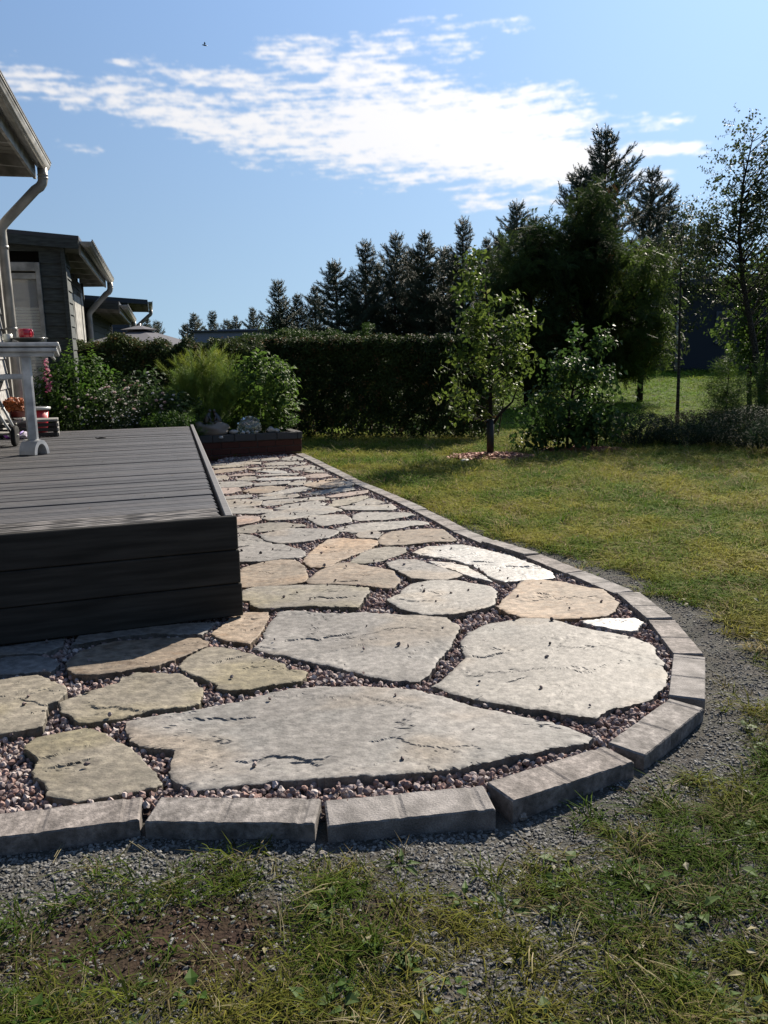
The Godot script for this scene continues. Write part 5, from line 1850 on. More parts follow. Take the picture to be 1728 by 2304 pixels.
	tube(st, [Vector3.ZERO, Vector3(0, 0.24, 0)], [0.002, 0.001], 3, false)
	var feather := done(st)
	var where := []
	var tint := []
	st = newst(true)
	for i in 58:
		var v := Vector2(rf(-1, 1), rf(-1, 1))
		var t := Vector3(v.x * 0.46, rf(0.78, 1.16) - 0.24 * absf(v.x), v.y * 0.22)
		var b := Vector3(v.x * 0.17, 0, v.y * 0.1)
		var mid := b.lerp(t, 0.5) + Vector3(0, 0.12, 0)
		tube(st, [b, b.lerp(mid, 0.5), mid, t], [0.004, 0.004, 0.003, 0.0008], 4, false)
		for k in 15:
			var s := 0.18 + 0.82 * rng.randf()
			var p: Vector3 = b.lerp(mid, minf(1, s * 2)) if s < 0.5 else mid.lerp(t, s * 2 - 1)
			where.append(Transform3D(along(Vector3(rf(-1, 1), rf(0.3, 1.4), rf(-1, 1)), rf(0, TAU), rf(0.5, 1.0)), p))
			var gold := smoothstep(0.6, 1.0, p.y) * rng.randf()
			tint.append(Color(0.110, 0.185, 0.034).lerp(Color(0.26, 0.29, 0.028), gold))
	for i in 150:
		var a := rf(0, TAU)
		var p := Vector3(-0.24 + cos(a) * 0.20 * rng.randf(), rf(0.05, 0.35), 0.30 + sin(a) * 0.2)
		where.append(Transform3D(along(Vector3(cos(a), 0.5, sin(a)), rf(0, TAU), rf(0.7, 1.2)), p))
		tint.append(Color(0.09, 0.15, 0.03))
	obj("stems", done(st), mat(Color(0.05, 0.09, 0.02), 0.7), o).set_meta("kind", "stuff")
	scatter("fronds", feather, M.fine, where, tint, o)
	# the leafy bush in the planter
	o = herb("raspberry_bush", "bushy light green raspberry in the right half of the planter", "bush", Vector3(-1.52, 0.22, -10.22), Vector3(0.40, 0.92, 0.34), 420, spray(5, 0.12, 0.085, 0.052, 1.1, 17, 0.3), M.leaf, [Color(0.040, 0.080, 0.014), Color(0.095, 0.150, 0.028)], "", 16, 0.6)
	herb("strawberry", "low bright leaves at the planter's right front corner", "plant", Vector3(-1.30, 0.24, -10.12), Vector3(0.22, 0.28, 0.15), 120, small, M.leaf, g1)
	herb("herb_tuft", "small leafy herb between the stone and the glass lump", "plant", Vector3(-1.72, 0.22, -10.02), Vector3(0.17, 0.24, 0.09), 80, small, M.leaf, g1)


func mulch(called: String, label: String, at: Vector3, r: Vector2, count: int) -> void:
	var where := []
	var tint := []
	for i in count:
		var a := rf(0, TAU)
		var k := sqrt(rng.randf())
		var p := Vector3(cos(a) * r.x * k, 0, sin(a) * r.y * k)
		p.y = 0.04 * (1.0 - k) + rf(0.0, 0.03)
		where.append(Transform3D(Basis.from_euler(Vector3(rf(-0.5, 0.5), rf(0, TAU), rf(-0.5, 0.5))).scaled_local(Vector3(rf(0.6, 1.3), 1, rf(0.6, 1.2))), at + p))
		tint.append(Color(0.20, 0.065, 0.040).lerp(Color(0.34, 0.17, 0.115), rng.randf()) * rf(0.6, 1.0))
	var o := scatter(called, boxm(Vector3(0.075, 0.008, 0.030), 0.002), M.chip, where, tint)
	o.set_meta("label", label)


func make_garden_trees() -> void:
	rng.seed = 60
	# the young apple tree
	var o := thing("apple_tree", "young apple tree with a black trunk guard on the lawn", "tree", Vector3(1.254, -0.055, -9.384))
	var apple := spray(5, 0.14, 0.084, 0.050, 1.0, 41, 0.25, 0.003)
	woody(o, [Vector3(0.0, 0, 0), Vector3(0.0, 0.52, 0), Vector3(-0.003, 0.7, 0), Vector3(-0.005, 0.9, 0), Vector3(-0.01, 1.1, 0), Vector3(-0.02, 1.35, 0), Vector3(-0.05, 1.8, 0), Vector3(-0.10, 2.2, 0)], [0.032, 0.024, 0.021, 0.018, 0.016, 0.014, 0.010, 0.004],
		[[Vector3(-0.22, 1.92, 0), Vector3(0.14, 0.42, 0.22), 8], [Vector3(0.05, 1.52, 0.0), Vector3(0.22, 0.40, 0.26), 9], [Vector3(0.30, 1.42, 0.0), Vector3(0.17, 0.45, 0.25), 7], [Vector3(-0.22, 1.25, 0.0), Vector3(0.23, 0.42, 0.26), 8],
		[Vector3(0.20, 0.98, 0.0), Vector3(0.25, 0.36, 0.28), 11], [Vector3(-0.40, 0.82, 0.05), Vector3(0.28, 0.28, 0.25), 5], [Vector3(-0.30, 0.58, 0.05), Vector3(0.26, 0.10, 0.2), 3]],
		apple, M.gloss, M.bark, [Color(0.040, 0.072, 0.014), Color(0.110, 0.150, 0.028), Color(0.15, 0.17, 0.05)], 7, 0.08, Vector2(0.8, 1.15), 0.38, 0.008)
	var st := newst(true)
	tube(st, [Vector3(0.02, 0.40, 0), Vector3(0.10, 0.52, 0.02), Vector3(0.18, 0.60, 0.02), Vector3(0.25, 0.66, 0), Vector3(0.30, 0.80, 0)], [0.019, 0.017, 0.014, 0.012, 0.008], 7)
	obj("limb", done(st), M.bark, o)
	st = newst(true)
	tube(st, [Vector3(0, 0, 0), Vector3(0, 0.465, 0)], [0.043, 0.043], 14)
	obj("trunk_guard", done(st), M.guard, o)
	mulch("bark_mulch", "ring of red bark mulch round the apple tree", Vector3(1.24, -0.045, -9.35), Vector2(0.50, 0.37), 900)
	var s := obj("stone", lumpm(Vector3(0.05, 0.03, 0.04), 44, 0.4, 4, true), M.pebble)
	s.position = Vector3(0.92, -0.035, -9.02)
	tag(s, "grey stone lying on the lawn at the front of the mulch ring", "stone")

	# the big-leaved shrub right of it
	o = thing("lilac_shrub", "glossy large-leaved shrub in bark mulch right of the apple tree", "shrub", Vector3(2.36, -0.055, -10.05))
	var lilac := spray(5, 0.13, 0.078, 0.062, 1.0, 43, 0.2, 0.003)
	woody(o, [Vector3(-0.05, 0, 0), Vector3(-0.06, 0.25, 0), Vector3(-0.03, 0.6, 0), Vector3(0.04, 1.0, 0), Vector3(0.10, 1.3, 0)], [0.022, 0.018, 0.014, 0.010, 0.004],
		[[Vector3(0.18, 1.05, 0), Vector3(0.36, 0.40, 0.32), 17], [Vector3(-0.02, 0.60, 0), Vector3(0.44, 0.45, 0.36), 24], [Vector3(-0.46, 0.52, 0.05), Vector3(0.30, 0.40, 0.28), 11], [Vector3(-0.40, 0.16, 0.1), Vector3(0.34, 0.14, 0.22), 9], [Vector3(0.42, 0.55, 0), Vector3(0.24, 0.40, 0.26), 10], [Vector3(0.15, 0.25, 0.1), Vector3(0.42, 0.2, 0.28), 10]],
		lilac, M.gloss, M.bark, [Color(0.022, 0.048, 0.013), Color(0.055, 0.098, 0.022), Color(0.10, 0.14, 0.03)], 8, 0.12, Vector2(0.75, 1.15), 0.5, 0.009)
	st = newst(true)
	for q in [[0.02, 0.16], [0.25, 0.10], [0.30, 0.34], [-0.18, -0.30]]:
		tube(st, [Vector3(q[0], -0.02, 0.02), Vector3(q[0] + 0.02, 0.2, 0), Vector3(q[1], 0.5, 0)], [0.012, 0.011, 0.008], 6)
	obj("stems", done(st), M.bark, o)
	mulch("bark_mulch", "strip of dark red bark mulch under the large-leaved shrub", Vector3(2.45, -0.045, -9.95), Vector2(0.58, 0.24), 600)

	# low bushes to the right
	var tiny := spray(8, 0.08, 0.026, 0.016, 1.0, 51, 0.15)
	var low := [Color(0.012, 0.022, 0.009), Color(0.034, 0.050, 0.020)]
	herb("low_bush", "low dark rounded bush between the shrub and the sapling", "bush", Vector3(3.30, -0.05, -10.55), Vector3(0.46, 0.40, 0.40), 900, tiny, M.hedge_leaf, low, "low bushes along the right side of the lawn", 30)
	herb("low_bush", "sprawling dark bush in front of the sapling", "bush", Vector3(3.95, -0.05, -10.35), Vector3(0.50, 0.23, 0.40), 800, tiny, M.hedge_leaf, low, "low bushes along the right side of the lawn", 30)
	herb("low_bush", "broad dark bush cut by the right edge of the photo", "bush", Vector3(4.65, -0.05, -9.80), Vector3(0.85, 0.50, 0.62), 1900, tiny, M.hedge_leaf, low, "low bushes along the right side of the lawn", 40)
	herb("low_bush", "brownish spreading bush behind the broad dark one", "bush", Vector3(4.70, -0.05, -11.4), Vector3(0.9, 0.36, 0.6), 1200, tiny, M.hedge_leaf, [Color(0.030, 0.026, 0.012), Color(0.060, 0.060, 0.024)], "low bushes along the right side of the lawn", 40)
	herb("grass_fern", "fine-leaved dark green plant at the foot of the right-hand bushes", "plant", Vector3(4.75, -0.05, -8.95), Vector3(0.62, 0.38, 0.3), 600, spray(9, 0.14, 0.07, 0.012, 0.8, 53, 0.2), M.dull, [Color(0.014, 0.032, 0.014), Color(0.028, 0.055, 0.022)], "", 10, 1.2)
	# two small feathery larches behind them
	var feathery := spray(10, 0.16, 0.075, 0.010, 0.9, 55, 0.1)
	for q in [[5.60, -13.2, 1.05, 0.42, "feathery light green young larch left of the pair"], [6.45, -13.6, 1.15, 0.46, "feathery light green young larch right of the pair"]]:
		var l := thing("young_larch", q[4], "tree", Vector3(q[0], rise(q[0], -q[1]) - 0.05, q[1]), 0.0, "young larches behind the bushes")
		woody(l, [Vector3.ZERO, Vector3(0, 0.4, 0), Vector3(0.02, 0.8, 0), Vector3(0, q[2], 0)], [0.016, 0.013, 0.009, 0.003],
			[[Vector3(0, 0.30, 0), Vector3(q[3], 0.25, q[3]), 26], [Vector3(0, 0.62, 0), Vector3(q[3] * 0.7, 0.25, q[3] * 0.7), 18], [Vector3(0, 0.95, 0), Vector3(q[3] * 0.35, 0.2, q[3] * 0.35), 10]],
			feathery, M.fine, M.bark, [Color(0.035, 0.070, 0.014), Color(0.075, 0.115, 0.022)], 12, 0.10, Vector2(0.7, 1.1), 0.2, 0.006)
	# the thin sapling
	o = thing("sapling", "thin straight sapling with a bare lower stem left of the birch", "tree", Vector3(4.60, -0.06, -12.6))
	var bl := spray(6, 0.18, 0.052, 0.040, 0.9, 57, 0.3, 0.0025)
	woody(o, [Vector3.ZERO, Vector3(-0.01, 0.8, 0), Vector3(-0.03, 1.5, 0), Vector3(-0.05, 2.2, 0), Vector3(-0.06, 2.8, 0), Vector3(-0.08, 3.3, 0)], [0.030, 0.024, 0.018, 0.012, 0.008, 0.003],
		[[Vector3(-0.05, 1.75, 0), Vector3(0.34, 0.5, 0.34), 9], [Vector3(-0.05, 2.4, 0), Vector3(0.34, 0.6, 0.34), 16], [Vector3(-0.06, 2.8, 0), Vector3(0.24, 0.4, 0.24), 9], [Vector3(-0.08, 3.2, 0), Vector3(0.12, 0.25, 0.12), 4]],
		bl, M.gloss, M.birch_bark, [Color(0.020, 0.034, 0.012), Color(0.045, 0.062, 0.020)], 5, 0.16, Vector2(0.8, 1.2), 0.8, 0.006)
	# the birch
	o = thing("birch", "tall birch with a leaning double stem at the right edge", "tree", Vector3(6.55, 0.0, -13.9))
	var bt := [Color(0.020, 0.032, 0.012), Color(0.050, 0.066, 0.024), Color(0.08, 0.10, 0.03)]
	woody(o, [Vector3(0, -0.05, 0), Vector3(-0.08, 0.6, 0), Vector3(-0.25, 1.4, 0), Vector3(-0.48, 2.3, 0), Vector3(-0.60, 3.1, 0), Vector3(-0.58, 3.9, 0), Vector3(-0.45, 4.7, 0)], [0.062, 0.056, 0.048, 0.038, 0.028, 0.018, 0.006],
		[[Vector3(-0.55, 4.05, 0), Vector3(0.45, 0.75, 0.5), 26], [Vector3(-0.75, 3.35, 0), Vector3(0.62, 0.6, 0.6), 34], [Vector3(-0.95, 2.75, 0), Vector3(0.62, 0.50, 0.6), 26], [Vector3(0.1, 3.6, 0), Vector3(0.6, 0.8, 0.6), 34], [Vector3(0.35, 4.4, 0), Vector3(0.42, 0.8, 0.4), 24], [Vector3(0.0, 2.7, 0), Vector3(0.8, 0.55, 0.6), 26], [Vector3(-1.30, 2.95, 0), Vector3(0.45, 0.30, 0.4), 8], [Vector3(-1.25, 3.40, 0), Vector3(0.40, 0.2, 0.4), 6]],
		bl, M.gloss, M.birch_bark, bt, 9, 0.34, Vector2(0.8, 1.2), 0.7, 0.009, 0.35)
	st = newst(true)
	tube(st, [Vector3(0.06, -0.05, 0.05), Vector3(-0.02, 0.7, 0.05), Vector3(-0.04, 1.5, 0.1), Vector3(0.05, 2.5, 0.1), Vector3(0.15, 3.6, 0.05)], [0.05, 0.046, 0.04, 0.028, 0.010], 8)
	obj("second_stem", done(st), M.birch_bark, o)
	# a young maple under the birch
	o = thing("young_maple", "loose light green young maple in front of the blue grey house", "tree", Vector3(7.35, 0.10, -16.2))
	woody(o, [Vector3.ZERO, Vector3(-0.05, 0.6, 0), Vector3(0.0, 1.3, 0), Vector3(0.05, 2.1, 0), Vector3(0.0, 2.9, 0)], [0.05, 0.045, 0.036, 0.024, 0.006],
		[[Vector3(0.45, 0.95, 0), Vector3(0.9, 0.26, 0.6), 16], [Vector3(-0.35, 1.3, 0), Vector3(0.75, 0.40, 0.6), 14], [Vector3(0.3, 1.7, 0), Vector3(0.95, 0.5, 0.6), 28], [Vector3(0.0, 2.5, 0), Vector3(1.05, 0.55, 0.6), 36]],
		spray(4, 0.16, 0.085, 0.085, 1.1, 61, 0.2, 0.003), M.leaf, M.bark, [Color(0.030, 0.060, 0.012), Color(0.070, 0.110, 0.022)], 7, 0.2, Vector2(0.8, 1.2), 0.4, 0.010)


func make_far_trees() -> void:
	rng.seed = 90
	# rowans: the dark mass right of the middle
	var comp := pinnate(4, 0.16, 0.20, 71)
	var dark := [Color(0.013, 0.026, 0.009), Color(0.046, 0.070, 0.019), Color(0.055, 0.030, 0.012)]
	var o := thing("rowan", "big dark rowan with the tallest crown right of the apple tree", "tree", Vector3(4.75, 0.10, -19.2), 0.0, "rowans beyond the lawn")
	woody(o, [Vector3.ZERO, Vector3(0.05, 0.8, 0), Vector3(0.0, 1.8, 0), Vector3(0.1, 3.0, 0), Vector3(0.05, 4.4, 0)], [0.12, 0.11, 0.09, 0.06, 0.015],
		[[Vector3(0.05, 4.15, 0), Vector3(0.55, 0.85, 0.6), 26], [Vector3(-0.3, 3.3, 0), Vector3(1.15, 0.8, 0.9), 46], [Vector3(0.4, 2.7, 0), Vector3(1.1, 0.9, 0.9), 44], [Vector3(-0.4, 1.9, 0.1), Vector3(1.3, 0.9, 0.9), 46], [Vector3(0.4, 1.4, 0.1), Vector3(1.1, 0.7, 0.8), 30], [Vector3(-0.7, 0.95, 0.0), Vector3(0.9, 0.5, 0.6), 20]],
		comp, M.dull, M.bark, dark, 10, 0.35, Vector2(0.85, 1.3), 0.6, 0.025)
	o = thing("rowan", "dark rowan left of the tallest one, behind the apple tree's right side", "tree", Vector3(3.30, 0.05, -18.4), 0.0, "rowans beyond the lawn")
	woody(o, [Vector3.ZERO, Vector3(0.0, 0.8, 0), Vector3(0.05, 1.8, 0), Vector3(0.0, 3.3, 0)], [0.10, 0.09, 0.07, 0.015],
		[[Vector3(-0.1, 3.25, 0), Vector3(0.75, 0.65, 0.7), 28], [Vector3(0.0, 2.4, 0), Vector3(1.0, 0.9, 0.8), 44], [Vector3(0.0, 1.5, 0), Vector3(0.9, 0.8, 0.8), 36], [Vector3(0.2, 0.8, 0), Vector3(0.8, 0.5, 0.6), 20]],
		comp, M.dull, M.bark, dark, 10, 0.35, Vector2(0.85, 1.3), 0.6, 0.022)
	o = thing("rowan", "lighter green rowan at the right end of the dark group", "tree", Vector3(5.78, 0.18, -18.2), 0.0, "rowans beyond the lawn")
	woody(o, [Vector3.ZERO, Vector3(0.0, 0.7, 0), Vector3(-0.05, 1.6, 0), Vector3(0.0, 2.9, 0)], [0.07, 0.06, 0.045, 0.012],
		[[Vector3(0.0, 2.7, 0), Vector3(0.65, 0.6, 0.6), 20], [Vector3(-0.05, 1.9, 0), Vector3(0.80, 0.6, 0.7), 26], [Vector3(0.0, 1.15, 0), Vector3(0.80, 0.55, 0.7), 26], [Vector3(-0.2, 0.90, 0), Vector3(0.60, 0.34, 0.6), 16]],
		comp, M.leaf, M.bark, [Color(0.022, 0.042, 0.010), Color(0.070, 0.105, 0.020), Color(0.10, 0.09, 0.02)], 9, 0.3, Vector2(0.8, 1.2), 0.5, 0.018)
	# pines: four grown, the rest copied at other sizes
	var protos := []
	var spec := [[9.0, 2.7, 0.08], [8.0, 2.2, 0.10], [7.0, 2.3, 0.05], [8.5, 1.95, 0.12]]
	# column and row of the treetop seen from the camera as azimuth (degrees), depth, top height, prototype, turn
	var list := [[2.69, 45.0, 13.2, 0, "tallest pine, rising from behind the rowans"], [2.38, 44.0, 10.9, 2, "pine leaning close to the tallest one on its left"], [3.21, 55.0, 13.3, 1, "slender pine right of the tallest pine"], [3.42, 57.0, 12.0, 3, "pine half hidden behind the slender one"],
		[3.86, 55.0, 10.0, 2, "pine between the sapling and the birch"], [1.62, 36.0, 7.85, 0, "broad pine behind the left rowan"], [1.84, 38.0, 7.6, 1, "thin pine in the gap beside the left rowan"],
		[1.00, 40.0, 7.85, 3, "tall pine behind the apple tree's top"], [1.27, 42.0, 7.3, 1, "pine with a forked look right above the apple tree"], [0.56, 41.0, 7.45, 1, "slim pine left of the apple tree"], [0.78, 43.0, 7.0, 2, "short pine beside the slim one left of the apple tree"],
		[0.17, 42.0, 7.65, 0, "bushy pine fourth from the left of the main row"], [0.36, 44.0, 7.1, 3, "pine standing close behind the bushy fourth one"], [-0.16, 42.0, 7.2, 3, "pine third from the left of the main row"], [-0.02, 44.0, 6.4, 2, "lower pine tucked behind the third one"],
		[-0.55, 41.0, 6.15, 2, "dense pine second from the left of the main row"], [-0.80, 44.0, 5.3, 1, "small sparse pine left of the dense one"], [-1.20, 42.0, 5.45, 3, "leftmost pine of the main row, leaning left"], [-1.02, 43.0, 4.9, 0, "little pine beside the leaning one"],
		[0.46, 48.0, 7.2, 2, "pine standing deep in the gap between the bushy fourth and the slim one"], [-0.32, 47.0, 5.9, 0, "pine standing back between the dense second one and the third"], [0.90, 49.0, 7.6, 0, "pine far back left of the apple tree's tip"], [1.42, 47.0, 8.0, 2, "pine far back right of the apple tree's tip"]]
	for q in spec.size():
		var p := thing("pine", "", "tree", Vector3.ZERO, 0.0, "pines behind the hedge")
		pine(p, spec[q][0], spec[q][1], 300 + q, spec[q][2])
		protos.append(p)
	var fresh := [true, true, true, true]
	var far := [[-9.5, 70.0, 4.7, 1, "tiny far pine right of the end house"], [-8.7, 72.0, 5.1, 2, "second tiny far pine right of the end house"], [-13.9, 74.0, 5.7, 0, "far pine at the corner of the end house"], [-14.6, 70.0, 4.9, 3, "slim far pine nearest the end house"],
		[-16.6, 74.0, 5.4, 2, "broad far pine left of the long building's roof"], [-15.7, 70.0, 5.2, 1, "pointed far pine at the left end of the long building"], [-14.2, 75.0, 5.9, 0, "round far pine over the long building"], [-10.9, 72.0, 5.9, 2, "dark far pine over the right part of the long building"]]
	var all := []
	for q in list:
		# q[0] is the x at depth 10
		all.append([Vector3(q[0] * q[1] / 10.0, 0, -q[1]), q[2], q[3], q[4]])
	var bx := [[350, 70.0, 722], [372, 74.0, 728], [456, 75.0, 712], [492, 72.0, 709], [525, 76.0, 728], [545, 74.0, 720], [585, 70.0, 702], [435, 76.0, 735]]
	for i in bx.size():
		var q = bx[i]
		all.append([Vector3((q[0] - 864.0) / 1810.0 * q[1], 0, -q[1]), 1.0 + (836.0 - q[2]) / 1810.0 * q[1] * 1.02, far[i][3], far[i][4]])
	for q in all:
		var k: int = q[2]
		var p: Node3D = protos[k]
		if not fresh[k]:
			p = protos[k].duplicate()
			put(p, "pine", self)
		fresh[k] = false
		var at: Vector3 = q[0]
		at.y = rise(at.x, -at.z) - 0.1
		p.position = at
		var s: float = (q[1] - at.y) / spec[k][0]
		p.scale = Vector3(s * rf(0.9, 1.35), s, s * rf(0.9, 1.35))
		p.rotation.y = rf(0, TAU)
		p.set_meta("label", q[3])
	# a pale young birch among the far pines
	o = thing("far_birch", "light green tree with a pale top over the right end of the long building", "tree", Vector3(-6.35, 0, -52.0))
	woody(o, [Vector3.ZERO, Vector3(0, 1.5, 0), Vector3(0.05, 3.2, 0), Vector3(0.0, 4.9, 0)], [0.10, 0.08, 0.06, 0.02],
		[[Vector3(0, 3.6, 0), Vector3(0.9, 0.9, 0.8), 30], [Vector3(0.1, 2.6, 0), Vector3(1.2, 0.9, 0.9), 36]],
		spray(6, 0.3, 0.12, 0.09, 1.0, 77), M.leaf, M.birch_bark, [Color(0.03, 0.05, 0.02), Color(0.06, 0.085, 0.03)], 9, 0.4, Vector2(0.8, 1.3), 0.6, 0.02)
	# bushes that close the gap under the rowans and behind the hedge
	var o2 := [[1.9, -20.5, 1.5, 1.0, "dark bush low between the hedge's end and the left rowan"], [12.2, -24.0, 1.6, 1.1, "dark bush at the foot of the blue grey house"], [0.2, -24.0, 1.7, 1.6, "dark thicket behind the middle of the hedge"]]
	for q in o2:
		herb("thicket", q[4], "bush", Vector3(q[0], rise(q[0], -q[1]) - 0.1, q[1]), Vector3(q[3], q[2], 0.8), 700, spray(7, 0.2, 0.09, 0.06, 1.0, 79), M.dull, [Color(0.010, 0.018, 0.008), Color(0.026, 0.040, 0.014)], "thickets beyond the lawn", 16)


func make_grass() -> void:
	rng.seed = 120
	var meshes := [tuft(7, 0.046, 0.0032, 1.4, 0.014, 1), tuft(8, 0.038, 0.0028, 1.8, 0.016, 2), tuft(6, 0.066, 0.0034, 1.2, 0.012, 3), tuft(8, 0.030, 0.0028, 1.7, 0.018, 4)]
	var where := [[], [], [], []]
	var tint := [[], [], [], []]
	var d := 0.95
	while d < 13.0:
		var step := clampf(0.0118 * sqrt(d / 1.3) * (1.0 + 0.10 * maxf(0.0, d - 4.0)), 0.0115, 0.075)
		var x := -0.56 * d - 0.5
		while x < 0.56 * d + 1.0:
			var p := Vector2(x + rf(-0.7, 0.7) * step, d + rf(-0.7, 0.7) * step)
			x += step
			if p.y < 9.9 and Geometry2D.is_point_in_polygon(p, inner):
				continue
			if p.x < -0.6 - (p.y - 3.2) * 0.26 and p.y > 2.3 and p.y < 10.6:
				continue
			if ((p - Vector2(1.24, 9.35)) / Vector2(0.50, 0.37)).length() < 1.0 + rf(-0.15, 0.15) or ((p - Vector2(2.45, 9.95)) / Vector2(0.58, 0.24)).length() < 1.0 + rf(-0.15, 0.15):
				continue
			var e := edge_dist(p) if p.y < 10.2 else 1.0
			if e < 0.065:
				continue
			var g := growth(p.x, p.y)
			var clump := smoothstep(-0.25, 0.35, nz.get_noise_2d(p.x * 120.0, p.y * 120.0))
			if rng.randf() > g.x * lerpf(0.20 + 0.85 * clump, 1.0, smoothstep(2.0, 5.0, p.y)):
				continue
			var k := rng.randi() % 4
			var s := rf(0.7, 1.25) * step / 0.0118 * lerpf(0.85, 0.62, smoothstep(3.0, 9.0, p.y))
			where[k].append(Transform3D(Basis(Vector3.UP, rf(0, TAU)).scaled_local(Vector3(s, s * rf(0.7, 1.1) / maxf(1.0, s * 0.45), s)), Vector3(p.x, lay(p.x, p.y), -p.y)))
			var dry := clampf(0.40 + 1.2 * nz.get_noise_2d(p.x * 20.0 + 9.0, p.y * 20.0) + 0.8 * nz.get_noise_2d(p.x * 70.0, p.y * 70.0 + 5.0) + rf(-0.35, 0.35), 0.0, 1.0)
			var c := Color(0.052, 0.090, 0.012).lerp(Color(0.165, 0.155, 0.030), dry)
			if rng.randf() < 0.16:
				c = Color(0.20, 0.165, 0.085) * rf(0.5, 1.1)
			if d < 3.2 and rng.randf() < 0.7:
				where[3].append(Transform3D(Basis(Vector3.UP, rf(0, TAU)).scaled_local(Vector3(1.5, 0.5, 1.5) * rf(0.7, 1.2)), Vector3(p.x + rf(-0.01, 0.01), lay(p.x, p.y), -p.y + rf(-0.01, 0.01))))
				tint[3].append(Color(0.085, 0.070, 0.036).lerp(Color(0.035, 0.045, 0.014), rng.randf()) * rf(0.5, 1.0))
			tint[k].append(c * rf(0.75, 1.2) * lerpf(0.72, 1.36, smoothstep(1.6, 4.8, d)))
		d += step
	# the lawn beyond, rising to the right
	while d < 40.0:
		var step := 0.085 + 0.010 * (d - 13.0)
		var x := -0.1 * d
		while x < 0.52 * d:
			var p := Vector2(x + rf(-0.6, 0.6) * step, d + rf(-0.6, 0.6) * step)
			x += step
			var s := rf(0.8, 1.2) * step / 0.0150 * 0.62
			var k := rng.randi() % 4
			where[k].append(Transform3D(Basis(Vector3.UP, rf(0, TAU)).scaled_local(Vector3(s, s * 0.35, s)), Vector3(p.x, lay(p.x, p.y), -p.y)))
			var dry := clampf(0.25 + 1.1 * nz.get_noise_2d(p.x * 12.0, p.y * 12.0) + rf(-0.3, 0.3), 0.0, 1.0)
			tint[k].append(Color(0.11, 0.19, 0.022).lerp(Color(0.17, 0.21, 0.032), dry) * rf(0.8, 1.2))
		d += step
	for k in 4:
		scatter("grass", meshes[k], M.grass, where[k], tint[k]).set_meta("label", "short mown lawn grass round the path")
	# dry stalks lying about
	var list := []
	var cols := []
	for i in 600:
		var dd := 0.95 + 5.5 * pow(rng.randf(), 1.6)
		var p := Vector2(rf(-0.6, 0.6) * dd, dd)
		if Geometry2D.is_point_in_polygon(p, inner) or edge_dist(p) < 0.09 or p.x < -0.6 and dd > 2.2 or rng.randf() > growth(p.x, p.y).x + 0.12:
			continue
		list.append(Transform3D(Basis.from_euler(Vector3(rf(-0.25, 0.35), rf(0, TAU), rf(-0.2, 0.2))).scaled_local(Vector3(rf(0.7, 1.3), 1, rf(0.5, 1.4))), Vector3(p.x, lay(p.x, p.y) + rf(0.006, 0.026), -p.y)))
		cols.append(Color(0.22, 0.19, 0.11).lerp(Color(0.10, 0.09, 0.045), rng.randf()))
	var st := newst()
	for q in [[0.0, 0.0], [0.006, 0.02]]:
		quad(st, Vector3(-0.0007 + q[0], 0, q[1] - 0.03), Vector3(0.0007 + q[0], 0, q[1] - 0.03), Vector3(0.0008 + q[0], 0.005, q[1]), Vector3(-0.0006 + q[0], 0.005, q[1]), Vector3.UP)
		quad(st, Vector3(-0.0006 + q[0], 0.005, q[1]), Vector3(0.0008 + q[0], 0.005, q[1]), Vector3(0.004 + q[0], 0.0, q[1] + 0.034), Vector3(0.0034 + q[0], 0.0, q[1] + 0.034), Vector3.UP)
	scatter("dry_grass", done(st), M.straw, list, cols).set_meta("label", "dry grass stalks lying on the lawn in the foreground")
	# broad-leaved weeds
	list = []
	cols = []
	for i in 620:
		var dd := 0.98 + 4.5 * pow(rng.randf(), 1.5)
		var p := Vector2(rf(-0.6, 0.6) * dd, dd)
		if Geometry2D.is_point_in_polygon(p, inner) or edge_dist(p) < 0.13 or p.x < -0.6 and dd > 2.2 or rng.randf() > growth(p.x, p.y).x * 0.8 + 0.15:
			continue
		list.append(Transform3D(Basis.from_euler(Vector3(rf(-0.3, 0.3), rf(0, TAU), rf(-0.3, 0.3))).scaled_local(Vector3.ONE * rf(0.55, 1.25)), Vector3(p.x, lay(p.x, p.y) + 0.002, -p.y)))
		cols.append(Color(0.050, 0.095, 0.018).lerp(Color(0.095, 0.135, 0.050), rng.randf()))
	st = newst()
	var kinds := []
	for k in 3:
		st = newst()
		var n: int = [5, 4, 8][k]
		for i in n:
			var a := i * 2.4 + 0.5 * k
			var dir := Vector3(cos(a), 0.15 + 0.5 * fmod(i * 0.37 + 0.2 * k, 1.0), sin(a)).normalized()
			var up := (Vector3.UP - dir * dir.y).normalized()
			var l := 0.030 + 0.022 * fmod(i * 0.61 + 0.3 * k, 1.0)
			if k == 0:
				leaf(st, dir * 0.004, dir, up, l * 1.1, 0.012, 0.15, 0.4)
			elif k == 1:
				leaf(st, dir * 0.012, dir, up, l * 0.8, l * 0.55, 0.1, 0.2)
			else:
				leaf(st, Vector3(0.02 * fmod(i * 0.43, 1.0) - 0.01, 0.012 * fmod(i * 0.77, 1.0), 0.02 * fmod(i * 0.29, 1.0) - 0.01), dir, up, l * 0.45, l * 0.30, 0.1, 0.1)
		kinds.append(done(st))
	for k in 3:
		var some := []
		var hue := []
		for i in range(k, list.size(), 3):
			some.append(list[i])
			hue.append(cols[i])
		scatter("weeds", kinds[k], M.leaf, some, hue).set_meta("label", "small broad-leaved weeds among the foreground grass")
	# fallen leaves on the lawn and the deck
	st = newst()
	leaf(st, Vector3(0, 0.004, -0.5), Vector3(0, 0.05, 1).normalized(), Vector3.UP, 1.0, 0.55, 0.15, 0.12)
	var dead := done(st)
	list = []
	cols = []
